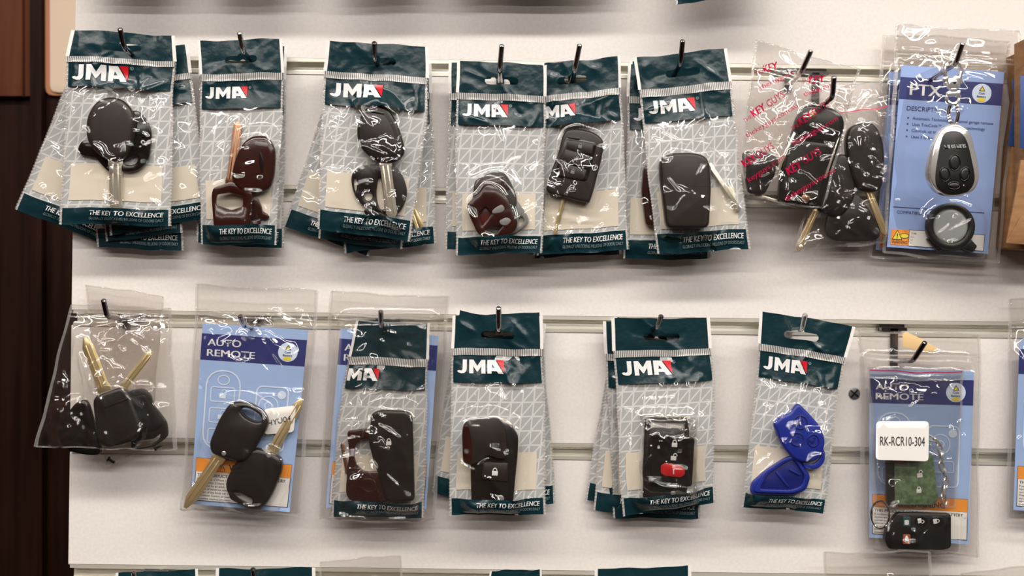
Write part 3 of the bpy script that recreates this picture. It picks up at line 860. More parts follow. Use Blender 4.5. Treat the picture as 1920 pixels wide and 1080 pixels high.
        gs = [text_on(S, '\u26a0 WARNING', W * .5, H * .80, H * .035, 'c', .01, off=.0006)]
        gs.append(text_on(S, 'THIS PRODUCT CONTAINS A COIN BATTERY', W * .05, H * .842, H * .017, bold=.012, width=W * .88))
        for k, q in enumerate(('If swallowed, a lithium coin battery can cause severe or fatal', 'injuries within 2 hours. Replacement must be', 'carried out by an adult. Keep away from children', 'Dispose of batteries safely. If batteries are inside', 'any part of the body call the Poisons', 'Information Centre or seek', 'immediate medical attention')):
            gs.append(text_on(S, q, W * .05, H * (.862 + .0178 * k), H * .0125))
        gs.append(outline_on(S, [(W * .028, H * .74), (W * .977, H * .74), (W * .977, H * .977), (W * .028, H * .977)], 1.1))
        obj('fine_print', join(*gs), 'dark_ink', pn, sharp=180)
    return S, t
def sticker(quad, d, label, text, cap, width, ang, name='price_label'):
    S = Sheet(quad, d, 3, 0, wave=.2, amp=.15)
    t = thing(name, PX(*S.p2(.5, .5), d), label, 'label')
    P = rq4([(0, 0), (S.W, 0), (S.W, S.H), (0, S.H)], 7)
    (V, F) = flat_on(S, P, 0, cuts=14)
    obj('sticker', (V, F), 'paper', t, sharp=180)
    obj('lettering', text_on(S, text, S.W * .5, S.H * .62, cap, 'c', .004, 0, width=width, ang=ang), 'dark_ink', t, sharp=180)
    return S, t

# ================================================================== TOP ROW
BP, DB, GB = 'black_plastic', 'deep_black', 'gloss_black'
def pair(pts, dx, dy): return [(x + dx, y + dy) for x, y in pts]

# --- first hook: round-headed key
k1 = item('car_key', 'round-headed black key pointing its nickel blade down in the pouch nearest the wooden wall', 'car key', [
    P_('head', spl([(163, 240), (168, 214), (183, 192), (206, 183), (230, 188), (247, 205), (254, 228), (250, 262), (241, 288), (228, 300), (212, 302), (196, 296), (180, 284), (167, 266)]), 3.5, 4.5, 'umber_plastic', bev=2.5, dome=(2.0, 14)),
    P_('rear_shell', spl([(148, 276), (156, 264), (170, 263), (190, 262), (230, 230), (252, 207), (272, 220), (284, 246), (283, 276), (278, 300), (262, 318), (240, 323), (222, 318), (206, 322), (194, 312), (180, 297), (160, 293), (149, 287)]), .4, 3.2, GB, bev=2.0, holes=[spl([(233, 305), (243, 297), (258, 292), (258, 303), (250, 309), (238, 309)])]),
    blade(217, 300, 217, 398, 28, 2.2, 'nickel', 2.2),
    P_('blade_pin', [(206, 312), (213, 312), (213, 325), (206, 325)], 4.3, .5, 'bright_chrome', bev=.4)])
pouch([(168, 62), (338, 126), (209, 462), (33, 393)], .008, 'pouch swung furthest towards the wooden wall behind the pouch with the round-headed key', 1, step=5, puff=3)
pouch([(160, 100), (335, 102), (340, 470), (186, 464)], .0125, 'lowest hanging pouch, rearmost but one behind the round-headed key', 2, step=6, puff=1.2, creases=10)
pouch([(158, 88), (325, 82), (338, 437), (201, 453)], .0165, 'pouch showing only its footer below the pouch with the round-headed key', 3, step=6, puff=1.2, creases=10)
pouch([(168, 112), (345, 82), (392, 408), (211, 440)], .0205, 'pouch swung away from the wooden wall behind the pouch with the round-headed key', 4, step=4.5, puff=4, creases=22)
pouch([(141, 56), (321, 67), (316, 424), (117, 420)], .031, 'front pouch holding the round-headed black key, nearest the wooden wall', 5, [k1], lv=(0, .135, .165, .29, .915), bows=[(0, 0, 0), (.15, -8, 4), (.3, -4, 0), (1, 0, 0)], creases=34, amp=1.2,
      fixed=[((100, 170), (215, 200), 1.6, 4), ((190, 215), (260, 175), 1.8, 4), ((230, 190), (320, 150), 1.8, 5), ((245, 225), (292, 240), 1.4, 4), ((265, 260), (300, 312), 1.4, 4), ((130, 320), (190, 285), 1.2, 4)])

# --- second hook: oval and square brown fobs
k2a = item('key_shell', 'tall oval brown key shell with a slot at its top in the second top pouch', 'key shell', [
    P_('shell', spl([(485, 255), (503, 258), (514, 275), (517, 292), (515, 324), (507, 352), (489, 361), (468, 364), (448, 356), (437, 342), (436, 325), (443, 296), (455, 272), (469, 259)]), 3.0, 5, 'brown_plastic', bev=2.5, dome=(1.6, 13), holes=[]),
    P_('ring_slot', rrect(490, 270, 26, 7, 3.4, 9), 9.2, .5, 'smoke_plastic', bev=.5, nob=1),
    P_('ridge', spl([(489, 285), (494, 305), (492, 325), (487, 312), (486, 296)]), 9.4, .6, GB, bev=.6, nob=1),
    blade(432, 345, 447, 228, 19, 1.0, 'copper', 2.0)])
k2b = item('key_shell', 'square brown key shell with a wide window cut through it beside the oval shell', 'key shell', [
    P_('shell', rq4([(400, 352), (436, 340), (474, 358), (474, 384), (467, 432), (402, 432), (397, 368)], 10), 4.4, 4.2, 'brown_plastic', bev=2.2, holes=[rq4([(407, 365), (431, 361), (456, 368), (456, 387), (435, 394), (405, 384)], 4)])])
k2c = item('key_insert', 'small dark brown inner bracket beside the square brown shell', 'key insert', [
    P_('bracket', rq4([(473, 375), (484, 372), (490, 385), (493, 396), (503, 402), (506, 408), (499, 413), (491, 410), (488, 418), (492, 430), (472, 430)], 3), .6, 3, 'brown_plastic', bev=1, holes=[rrect(481, 411, 16, 3.5, 1.5, -12)])])
pouch([(380, 82), (533, 88), (528, 466), (372, 456)], .012, 'pouch hanging behind the pouch with the oval and square brown shells', 6, step=5, puff=2, creases=12)
pouch([(376, 77), (525, 73), (514, 459), (379, 459)], .027, 'front pouch holding the oval and square brown shells', 7, [k2a, k2b, k2c], bows=[(0, 0, 0), (.2, 2, 4), (.4, 0, 5), (1, 0, 0)], creases=16, amp=.8)

# --- third hook
k3a = item('car_key', 'egg-shaped black key head with a nickel blade in the third top pouch', 'car key', [
    P_('head', spl([(704, 197), (725, 203), (742, 226), (752, 252), (758, 275), (756, 292), (740, 304), (712, 304), (690, 292), (673, 268), (671, 236), (683, 209)]), 4.5, 5, BP, bev=2.5, dome=(1.2, 8)),
    P_('inset_face', spl([(702, 212), (719, 216), (732, 234), (740, 256), (745, 274), (736, 286), (712, 284), (695, 274), (683, 255), (682, 232), (690, 216)]), 9.6, 1.2, 'umber_plastic', bev=1.2, nob=1),
    P_('ring_slot', rrect(708, 211, 26, 5, 2.4, 10), 10.6, .4, GB, bev=.4, nob=1),
    blade(722, 301, 736, 412, 25, 4.5, 'nickel', 2.2)])
k3b = item('key_shell', 'open black key shell half with a round hole under the egg-shaped key', 'key shell', [
    P_('shell', spl([(659, 335), (668, 317), (689, 309), (712, 309), (736, 310), (752, 324), (762, 350), (762, 372), (751, 396), (738, 401), (712, 398), (684, 388), (666, 367)]), .6, 3.6, BP, bev=2.0,
       holes=[ell(691, 368, 8, 8.5, 0, 16), spl([(665, 333), (669, 338), (669, 354), (666, 358), (664, 346)]), spl([(709, 337), (714, 333), (717, 352), (721, 388), (712, 390), (706, 366)])])])
k3c = item('key_insert', 'thin dark sliver of an inner shell at the foot of the open black shell', 'key insert', [
    P_('sliver', spl([(683, 394), (700, 392), (722, 404), (716, 409), (692, 408)]), .5, 2.4, DB, bev=1)])
k3d = item('blade_pair', 'two pale key blades standing in the pouch behind the open black shell', 'key blade', [
    blade(786, 440, 772, 398, 9, .8, 'pale_brass', 1.6), P_('second_blade', bar(800, 440, 775, 392, 8), .8, 1.6, 'pale_brass', bev=.8)])
pouch([(650, 86), (795, 140), (688, 478), (535, 424)], .008, 'pouch swung towards the brown-shell pouch behind the egg-shaped key', 8, step=5, puff=3, creases=20)
pouch([(640, 112), (803, 118), (814, 457), (650, 474)], .0125, 'pouch with two pale blades showing behind the egg-shaped key', 9, [k3d], step=4.5, puff=4, creases=26)
pouch([(625, 96), (790, 100), (750, 468), (600, 448)], .0185, 'pouch whose second footer line shows just below the egg-shaped key', 10, step=6, puff=1.2, creases=10)
pouch([(619, 77), (797, 87), (763, 452), (598, 430)], .030, 'front pouch holding the egg-shaped key and the open shell with a round hole', 11, [k3a, k3b, k3c], lv=(0, .16, .195, .335, .895), bows=[(0, 0, 0), (.18, -4, 6), (.4, -3, 12), (.7, 0, 6), (1, 0, 0)], creases=36, amp=1.35,
      fixed=[((655, 180), (715, 265), 1.8, 4), ((650, 290), (712, 272), 1.8, 5), ((715, 272), (760, 305), 1.6, 4), ((660, 292), (790, 345), 1.8, 4), ((745, 320), (800, 270), 1.5, 4), ((625, 220), (690, 250), 1.3, 5)])

# --- fifth hook hangs a little further back than the fourth
k5 = item('remote_key', 'black three-button car remote with a thin brass emergency blade', 'remote key', [
    P_('case', spl([(1068, 243), (1103, 246), (1126, 259), (1132, 278), (1125, 308), (1108, 372), (1098, 380), (1063, 372), (1027, 361), (1029, 334), (1046, 289), (1055, 256)], 6), .8, 8, 'umber_plastic', bev=3.0, dome=(1.2, 7)),
    P_('button_tray', rq4([(1061, 256), (1120, 268), (1101, 341), (1038, 332)], 8), 9.4, .9, GB, bev=.8, nob=1),
    P_('button', rq4([(1065, 263), (1114, 272), (1109, 290), (1060, 277)], 4), 9.6, 1.3, 'umber_plastic', bev=1, nob=1, id='b1'),
    P_('button', rq4([(1059, 280), (1108, 293), (1102, 316), (1052, 302)], 3), 9.6, 1.3, 'umber_plastic', bev=1, nob=1, id='b2'),
    P_('button', rq4([(1051, 305), (1101, 319), (1094, 338), (1045, 328)], 4), 9.6, 1.3, 'umber_plastic', bev=1, nob=1, id='b3'),
    P_('ring_slot', rrect(1076, 259, 24, 5, 2.4, 8), 10.1, .4, DB, bev=.4, nob=1),
    lock_icon(1088, 273, 1.1, 10.85, 'smoke_plastic', 14, on='b1'), lock_icon(1080, 297, 1.1, 10.85, 'smoke_plastic', 14, True, on='b2'), lock_icon(1074, 321, 1.1, 10.85, 'smoke_plastic', 14, on='b3'),
    blade(1058, 366, 1039, 446, 9, .8, 'pale_brass', 1.8, groove=(0.1,))])
pouch([(1020, 117), (1150, 112), (1162, 476), (1004, 484)], .010, 'pouch hanging behind the pouch with the three-button black remote', 12, step=5, puff=2, creases=12)
pouch([(1025, 122), (1158, 105), (1175, 468), (1010, 479)], .021, 'front pouch holding the black three-button remote', 13, [k5], logo_x=-.125, noj=True, hx=.36, creases=30, amp=1.2, lv=(0, .165, .20, .33, .90),
      fixed=[((1090, 200), (1160, 172), 1.6, 5), ((1100, 225), (1165, 235), 1.6, 4), ((1110, 330), (1140, 300), 2.0, 6), ((1050, 360), (1100, 425), 1.6, 4), ((1095, 400), (1150, 395), 1.4, 5), ((1120, 170), (1110, 225), 1.5, 4)])

# --- fourth hook
k4a = item('key_shell', 'dark rounded key cover standing behind the diamond-holed shell', 'key shell', [
    P_('cover', rq4([(890, 338), (918, 324), (943, 321), (951, 330), (964, 354), (970, 374), (962, 430), (890, 420), (886, 372)], 8), 1.6, 3, 'umber_plastic', bev=2, id='c'),
    P_('button_recess', rq4([(900, 340), (944, 328), (958, 356), (900, 372)], 6), 4.5, .4, 'brown_plastic', bev=.4, nob=1)])
k4b = item('key_shell', 'red-brown shield-shaped key shell with a diamond opening and a cut-out below', 'key shell', [
    P_('shell', spl([(876, 388), (886, 373), (900, 361), (909, 350), (917, 347), (934, 353), (950, 370), (961, 395), (970, 418), (962, 436), (938, 442), (902, 442), (887, 420)]), 5.0, 4, 'brown_plastic', bev=2, holes=[rq4([(898, 399), (910, 387), (923, 400), (904, 424)], 2), rq4([(910, 432), (921, 424), (943, 423), (931, 438)], 2)]),
    P_('diamond_floor', [(896, 399), (910, 385), (925, 400), (904, 426)], 4.6, .4, 'dark_red', bev=.3, nob=1),
    P_('thumb_pad', spl([(925, 393), (940, 384), (946, 392), (940, 398), (924, 400)]), 8.8, .6, 'smoke_plastic', bev=.6, nob=1),
    P_('thumb_pad', spl([(937, 414), (950, 408), (958, 414), (950, 422), (940, 421)]), 8.8, .6, 'smoke_plastic', bev=.6, nob=1)])
k4c = item('key_shell', 'translucent grey key shell peeping out beside the red-brown shell', 'key shell', [
    P_('shell', spl([(940, 350), (953, 360), (971, 378), (984, 396), (991, 411), (988, 421), (972, 433), (958, 438), (948, 420)]), .5, 3, 'smoke_plastic', bev=1.5, holes=[spl([(976, 404), (983, 414), (974, 424), (972, 412)])])])
pouch([(848, 118), (1005, 125), (1000, 478), (838, 468)], .018, 'pouch hanging behind the pouch with the red-brown diamond-holed shell', 14, step=5, puff=2, creases=14)
pouch([(862, 113), (1018, 122), (1012, 474), (858, 478)], .031, 'front pouch holding the red-brown shell with a diamond opening', 15, [k4a, k4b, k4c], lv=(0, .165, .20, .33, .91), bows=[(0, 0, 0), (.3, -2, 3), (1, 0, 0)], creases=20, amp=.85,
      fixed=[((868, 130), (915, 150), 1.6, 4), ((935, 150), (960, 190), 1.6, 6)])

# --- sixth hook
k6 = item('remote_key', 'large plain umber key fob with a straight nickel blade leaning beside it', 'remote key', [
    P_('case', rq4([(1236, 300), (1252, 288), (1298, 287), (1320, 293), (1329, 306), (1332, 350), (1328, 428), (1248, 428), (1236, 330)], 12), 1.0, 9.5, 'umber_plastic', bev=4, dome=(1.0, 8), id='c'),
    P_('cover_seam', bar(1246, 348, 1331, 349, 1.0), 11.4, .15, DB, bev=.2, on='c', nob=1),
    P_('blade', [(1327, 306), (1334, 306), (1390, 392), (1380, 398)], 1.0, 2.2, 'nickel', bev=.8, more=[(bar(1333, 316, 1382, 390, 2.4), 3.1, .5)])])
k6b = item('remote_key', 'dark brown key fob showing at the edge of the pouch behind the large umber fob', 'remote key', [
    P_('case', rq4([(1206, 312), (1228, 304), (1250, 306), (1250, 424), (1210, 424), (1202, 360)], 8), 1, 8, 'brown_plastic', bev=3)])
pouch([(1186, 114), (1335, 118), (1330, 482), (1178, 480)], .008, 'rearmost pouch behind the large umber fob', 16, step=7, puff=1.2, creases=8)
pouch([(1183, 122), (1336, 126), (1326, 486), (1172, 486)], .013, 'pouch with the dark brown fob behind the large umber fob', 17, [k6b], step=4.5, puff=3, creases=18)
pouch([(1195, 108), (1358, 91), (1402, 467), (1236, 477)], .030, 'front pouch holding the large plain umber fob', 18, [k6], lv=(0, .165, .205, .335, .90), creases=32, amp=1.2, logo_x=.055,
      fixed=[((1225, 240), (1300, 290), 1.3, 5), ((1310, 160), (1330, 290), 1.6, 5), ((1300, 110), (1355, 150), 1.6, 5), ((1222, 330), (1236, 420), 1.6, 4), ((1340, 290), (1380, 330), 1.4, 4)])

# --- eighth hook: small bag with brass blades (behind the printed bag)
k8a = item('car_key', 'black key with a bare brass blade poking down from the small clear bag', 'car key', [
    P_('head', spl([(1560, 300), (1580, 290), (1600, 310), (1600, 370), (1575, 405), (1545, 402), (1530, 380), (1540, 330)]), 1, 6, BP, bev=2.5, dome=(1, 8)),
    blade(1530, 392, 1495, 470, 15, 2, 'brass', 2.2)])
k8b = item('car_key', 'black key whose brass blade slants down beside the blue card', 'car key', [
    P_('head', spl([(1590, 243), (1612, 231), (1635, 233), (1652, 262), (1656, 310), (1650, 352), (1630, 360), (1606, 352), (1592, 320), (1584, 275)]), 2, 7, BP, bev=2.5, dome=(1.2, 9)),
    blade(1626, 352, 1660, 440, 16, 3, 'brass', 2.2)])
k8c = item('key_shell', 'black key shell lying at the bottom of the small clear bag', 'key shell', [
    P_('shell', spl([(1560, 380), (1590, 360), (1620, 380), (1648, 430), (1640, 450), (1600, 453), (1560, 450), (1546, 430)]), .6, 5, BP, bev=2.5)])
zipbag([(1574, 164), (1668, 148), (1659, 455), (1489, 471)], .018, 'small clear bag with a red stripe holding black keys with brass blades', 20, [k8a, k8b, k8c], puff=6, zipv=.12, redline=.165, creases=60, amp=2.0, hx=.0)

# --- seventh hook: bag printed in pink
k7a = item('flip_key', 'large black flip key with two copper rivets and silver edge strips', 'flip key', [
    P_('case', spl([(1512, 198), (1541, 199), (1566, 208), (1579, 225), (1579, 250), (1572, 285), (1551, 343), (1534, 386), (1518, 392), (1490, 387), (1462, 377), (1458, 366), (1464, 318), (1472, 285), (1484, 249), (1494, 218)], 6), 1.0, 9, GB, bev=3, id='c'),
    P_('pivot_cap', spl([(1490, 240), (1498, 215), (1514, 202), (1540, 203), (1564, 212), (1574, 228), (1570, 252), (1545, 262), (1510, 258)]), 9.8, 1.6, BP, bev=1.4, nob=1),
    P_('lower_cover', rq4([(1482, 262), (1566, 272), (1530, 372), (1468, 356)], 8), 9.8, .9, BP, bev=1, nob=1),
    P_('rivet', ell(1523, 215, 8.5, 8.5), 11.2, .7, 'copper', bev=1.2, nob=1), P_('rivet', ell(1511, 371, 8, 8), 9.8, .9, 'copper', bev=1.2, nob=1),
    P_('edge_strip', [(1487, 249), (1492, 250), (1458, 327), (1452, 325)], 9, 2, 'nickel', bev=.5, nob=1),
    P_('edge_strip', [(1570, 262), (1574, 256), (1549, 335), (1544, 334)], 9, 2, 'nickel', bev=.5, nob=1),
    P_('edge_strip', [(1414, 362), (1493, 385), (1492, 390), (1416, 369)], .8, 2.6, 'nickel', bev=.5, nob=1)])
k7b = item('remote_key', 'plain black fob in the lower corner of the pink-printed bag', 'remote key', [
    P_('case', rq4([(1392, 284), (1428, 284), (1456, 294), (1460, 312), (1432, 366), (1402, 362), (1394, 320)], 8), .8, 7, BP, bev=2.5)])
KG = []
for T, X, Y, cap, ang, wd, bo in (('THE', 1417, 142, 7, -18, 16, .0), ('KEY', 1432, 137, 15, -16, 30, .03), ('thekeyguys', 1424, 170, 9, -26, 70, .0), ('THE', 1504, 156, 8, -12, 14, .0), ('KEY', 1516, 156, 14, -4, 32, .03),
                               ('thekeyguys', 1505, 184, 10, -22, 66, .0), ('THE', 1396, 230, 7, -31, 16, .0), ('KEY', 1411, 222, 15, -33, 30, .03), ('GUYS', 1440, 203, 14, -35, 37, .0),
                               ('thekeyguys.com.au', 1400, 259, 10, -31, 106, .0), ('KEY', 1392, 316, 15, -30, 28, .03), ('GUYS', 1418, 300, 14, -33, 36, .0), ('keyguys.com', 1400, 344, 10, -34, 78, .0),
                               ('THE', 1479, 248, 7, -31, 15, .0), ('KEY', 1493, 240, 15, -32, 28, .03), ('GUYS', 1518, 222, 14, -33, 36, .0), ('thekeyguys.com', 1481, 277, 10, -30, 96, .0),
                               ('KEY', 1471, 332, 16, -30, 32, .03), ('GUYS', 1501, 312, 15, -33, 38, .0), ('thekeyguys.com.au', 1466, 380, 10, -31, 108, .0)):
    KG.append((T, X, Y, cap, ang, wd, bo, .12))
zipbag([(1419, 76), (1613, 131), (1536, 394), (1389, 373)], .026, 'clear bag printed in pink lettering holding a large black flip key', 21, [k7a, k7b], puff=6, zipv=.17, print_=[(a[0], a[1], a[2], a[3], a[4], a[5], a[6], a[7]) for a in KG], creases=40, amp=1.4,
       bows=[(0, 0, 0), (.25, -4, -2), (.5, -6, -4), (1, 0, 0)], hx=.45,
       fixed=[((1500, 135), (1440, 250), 1.3, 4), ((1503, 135), (1480, 260), 1.2, 4), ((1503, 135), (1565, 220), 1.5, 4)])

# --- ninth hook: blue card bag with a remote hanging in front
card([(1667, 134), (1860, 146), (1830, 480), (1642, 468)], .0098, 'blue card with only its edge showing, in the rear bag behind the silver-rimmed remote', 'PTX', 22, 'ptx', circle=False)
zipbag([(1655, 66), (1893, 76), (1850, 492), (1632, 482)], .0085, 'clear bag hanging behind the bag with the blue description card', 23, puff=3, step=6, creases=20)
card([(1690, 122), (1883, 135), (1852, 476), (1663, 463)], .0192, 'blue description card behind the hanging silver-rimmed remote', 'PTX', 24, 'ptx')
k9 = item('ring_remote', 'round black rimmed disc with a foot at the bottom of the blue description card', 'round remote', [
    P_('rim', ell(1781, 425, 46, 44, 0, 40), 2, 6, DB, bev=3, holes=[ell(1781, 423, 33, 33, 0, 36)], id='rim'),
    P_('disc', ell(1781, 423, 34, 34, 0, 36), 2, 3.5, 'pale_disc', bev=2, dome=(1, 12)),
    P_('foot', rq4([(1800, 456), (1818, 448), (1831, 462), (1822, 474), (1806, 468)], 3), 2, 5, DB, bev=1.5),
    P_('foot', rq4([(1736, 448), (1746, 444), (1764, 466), (1758, 472)], 3), 2, 4, DB, bev=1.5)])
zipbag([(1684, 46), (1914, 60), (1870, 494), (1657, 474)], .018, 'clear bag holding the blue description card behind the hanging remote', 25, [k9], puff=4, zipv=.14, creases=14, amp=.5, hx=.48)
DR = .055
t = thing('garage_remote', PX(1787, 232, DR), 'pear-shaped silver-rimmed black remote hanging by a clip over the blue description card', 'remote')
pear = spl([(1785, 233), (1803, 239), (1815, 252), (1824, 283), (1831, 318), (1830, 342), (1820, 359), (1803, 366), (1785, 368), (1766, 365), (1750, 356), (1739, 338), (1737, 318), (1743, 283), (1755, 252), (1767, 239)], 6)
obj('chrome_rim', slab(pear, DR, .010, 4, dome=(.0012, 5)), 'bright_chrome', t)
face = spl([(1786, 245), (1800, 248), (1812, 264), (1821, 298), (1827, 336), (1817, 357), (1801, 364), (1786, 366), (1769, 363), (1755, 351), (1752, 330), (1757, 294), (1764, 260), (1773, 248)], 6)
fc = obj('face', slab(face, DR + .008, .0038, 3), 'deep_black', t)
for cx, cy, rx, ry, an in ((1790, 305, 11.5, 16, 0), (1771.5, 327, 10.5, 14.5, -8), (1809, 326, 10, 14, 14), (1789, 348, 12.5, 8, 0)):
    rim = obj('button_rim', slab(ell(cx, cy, rx, ry, an, 28), DR + .0115, .0008, 1, holes=[ell(cx, cy, rx - 2, ry - 2, an, 28)]), 'gloss_black', fc)
    obj('button', slab(ell(cx, cy, rx - 2.4, ry - 2.4, an, 28), DR + .0112, .0012, 2, dome=(.0003, 4)), 'black_plastic', t)
obj('indicator', slab(ell(1807, 348, 1.6, 1.8, 0, 10), DR + .0117, .0004, .4), 'screw_steel', t)
RS = Sheet([(1760, 262), (1822, 262), (1822, 290), (1760, 290)], DR + .012, 1, 0, wave=0, amp=0)
obj('lettering', text_on(RS, 'SUPERLIFT', 51, 8, 7.5, bold=.03, shear=-.25, width=42, ang=177), 'white_ink', t, sharp=180)
def ringpts(cx, cy, rx, ry, d, n=28, a0=0, a1=360, tw=0.0):
    return [PX(cx + rx * math.cos(math.radians(a0 + (a1 - a0) * i / n)), cy + ry * math.sin(math.radians(a0 + (a1 - a0) * i / n)), d + tw * math.cos(math.radians(a0 + (a1 - a0) * i / n))) for i in range(n if a1 - a0 >= 360 else n + 1)]
obj('split_ring', join(tube(ringpts(1786, 213, 9, 20, DR + .004, tw=.004), .0008, 8, True), tube(ringpts(1789, 212, 9, 20, DR + .0055, tw=.004), .0008, 8, True)), 'chrome', t)
obj('swivel_ring', tube(ringpts(1787, 183, 12, 12, DR + .007, a0=-20, a1=200), .0013, 8), 'bright_chrome', t)
obj('swivel', join(slab(rq4([(1774, 172), (1800, 170), (1799, 180), (1775, 182)], 3), DR + .005, .004, 1.2), slab(rrect(1787, 168, 14, 10, 3), DR + .005, .0045, 1.2)), 'bright_chrome', t)
clip = [(1774, 160), (1776, 148), (1772, 138), (1773, 124), (1780, 115), (1790, 114), (1799, 120), (1802, 132), (1799, 146), (1799, 160)]
obj('clip_loop', tube([PX(x, y, DR + .008) for x, y in spl(clip, 4)[:-4]], .0016, 10), 'bright_chrome', t)
obj('clip_body', slab(rq4([(1774, 148), (1783, 148), (1790, 142), (1800, 146), (1799, 166), (1776, 166)], 3), DR + .006, .004, 1.2), 'bright_chrome', t)
obj('thumb_lever', slab(rq4([(1766, 146), (1776, 143), (1778, 152), (1767, 153)], 2), DR + .007, .003, .8), 'bright_chrome', t)
obj('clip_rivet', slab(ell(1790, 154, 3.2, 3.2, 0, 14), DR + .0098, .0006, .5), 'dark_chrome', t)

# --- cardboard boxes at the edge of the frame
t = thing('cardboard_box', PX(1900, 280, .004), 'rear brown cardboard box with a blue band beside the bag with the description card', 'box')
obj('carton', slab(rq4([(1893, 105), (2000, 98), (2000, 476), (1875, 466), (1889, 272), (1901, 190)], 2), .004, .018, 1), 'cardboard', t)
obj('blue_band', slab([(1897, 150), (1916, 140), (1916, 276), (1889.5, 273), (1901, 190)], .0221, .0004, .2), 'box_blue', t)
t = thing('cardboard_box', PX(1950, 280, .026), 'front brown cardboard box with a blue band and a flared flap', 'box')
obj('carton', slab(rq4([(1912, 77), (2030, 80), (2030, 440), (1912, 440)], 2), .026, .022, 1), 'cardboard', t)
obj('blue_band', slab([(1912.5, 142), (2029, 144), (2029, 280), (1912.5, 278)], .0481, .0004, .2), 'box_blue', t)
obj('flap', slab(rq4([(1913, 300), (2028, 300), (2028, 466), (1886, 456), (1893, 416), (1904, 360)], 2), .0485, .0022, .8), 'cardboard', t)
obj('fold_flap', slab(rq4([(1886, 456), (1912, 408), (2000, 350), (2028, 380), (2028, 466)], 2), .0508, .0014, .6), 'cardboard', t)

# ================================================================== MIDDLE ROW
# --- clear bags with pale brass keys
k10a = item('car_key', 'black transponder key with a long pale brass blade pointing up', 'car key', [
    P_('head', rq4([(176, 744), (231, 724), (244, 736), (270, 800), (257, 826), (205, 840), (187, 829), (179, 778)], 13), 3.5, 7, BP, bev=3, dome=(1.2, 9), id='h'),
    P_('raised_mark', bar(196, 765, 240, 748, 3), 11.6, .3, GB, bev=.3, nob=1, on='h'),
    blade(197, 734, 159, 633, 26, 5, 'pale_brass', 2.4, tip=.7)])
k10b = item('car_key', 'pale brass blade slanting up behind the black transponder key', 'car key', [
    blade(231, 728, 284, 658, 17, .6, 'pale_brass', 2.2, tip=.7)])
k10c = item('key_shell', 'black key head peeping out towards the wooden wall in the brass key bag', 'key shell', [
    P_('head', spl([(150, 752), (166, 754), (180, 800), (190, 838), (184, 853), (150, 850), (128, 842), (112, 820), (115, 796), (136, 764)]), .6, 5, GB, bev=2.5, dome=(1, 10))])
k10d = item('key_shell', 'hollow black key shell beside the transponder key in the brass key bag', 'key shell', [
    P_('shell', rq4([(242, 732), (270, 727), (284, 740), (287, 756), (314, 792), (316, 818), (290, 838), (246, 845), (250, 800)], 8), .6, 4, BP, bev=2, holes=[rq4([(254, 838), (262, 826), (290, 822), (302, 812), (300, 822), (286, 832)], 3)], id='s'),
    P_('cavity', rq4([(254, 744), (272, 740), (282, 760), (304, 796), (298, 806), (272, 812)], 5), 4.4, .4, DB, bev=.4, nob=1, on='s')])
def screw(cx, cy, ang, label, d):
    a = math.radians(ang); t = thing('small_screw', PX(cx, cy, d), label, 'screw')
    obj('screw_shank', slab(bar(cx - 6 * math.cos(a), cy - 6 * math.sin(a), cx + 7 * math.cos(a), cy + 7 * math.sin(a), 4.5), d, .0018, .8), 'deep_black', t)
    obj('screw_head', slab(bar(cx - 8 * math.cos(a), cy - 8 * math.sin(a), cx - 5 * math.cos(a), cy - 5 * math.sin(a), 9), d - .0005, .003, .8), 'deep_black', t)
screw(209, 864, 32, 'tiny black screw at the lowest tip of the rear brass key bag', .0105)
screw(297, 838, -25, 'tiny black screw beside the hollow shell in the brass key bag', .0245)
zipbag([(160, 533), (306, 556), (282, 842), (198, 872)], .009, 'rear clear bag whose top stands up behind the brass key bag', 26, puff=3, zipv=.17, creases=26, step=5)
zipbag([(135, 570), (319, 578), (331, 843), (69, 836)], .022, 'front clear bag holding the black keys with pale brass blades', 27, [k10b, k10c, k10d, k10a], puff=5, zipv=.07, creases=60, amp=1.6,
       fixed=[((150, 620), (180, 840), 1.6, 4), ((145, 620), (285, 590), 1.6, 4), ((210, 600), (300, 680), 1.4, 4), ((215, 835), (282, 800), 1.6, 5), ((150, 700), (95, 800), 1.3, 4)])

# --- blue card with two black keys
card([(380, 606), (578, 619), (543, 960), (357, 945)], .0222, 'blue card with a white key drawing behind the two black keys with brass blades', 'AUTO REMOTE', 28)
k11a = item('car_key', 'upper black key with its blade pointing to the lower corner of the blue card', 'car key', [
    P_('head', rq4([(434, 752), (466, 752), (497, 770), (506, 792), (492, 822), (458, 868), (398, 850), (394, 830), (412, 786)], 14), 5, 7, BP, bev=3.2, dome=(1.6, 10), holes=[ell(473, 777, 22, 9, 28, 22)], id='h'),
    blade(413, 854, 347, 952, 25, 6.2, 'brass', 2.4, tip=.8),
    P_('rivet', ell(420, 850, 4.5, 4.5, 0, 14), 12.3, 1.6, 'bright_chrome', bev=.8, nob=1)])
k11b = item('car_key', 'lower black key turned over with its blade pointing up behind the white paper tag', 'car key', [
    P_('head', rq4([(470, 838), (500, 842), (530, 858), (530, 880), (514, 922), (496, 952), (462, 953), (426, 922), (425, 900), (443, 866)], 13), 2, 7, BP, bev=3.2, dome=(1.4, 10), holes=[rrect(456, 932, 40, 13, 6, 27)]),
    blade(509, 848, 566, 748, 23, 3, 'pale_brass', 2.2, tip=.7),
    P_('rivet', ell(504, 854, 4.5, 4.5, 0, 14), 9.6, 1.4, 'bright_chrome', bev=.8, nob=1)])
sticker([(494, 767), (555, 760), (551, 810), (496, 815)], .0262, 'white paper tag lettered in grey between the two black keys', 'HYU04', 11, 44, -8, 'paper_tag')
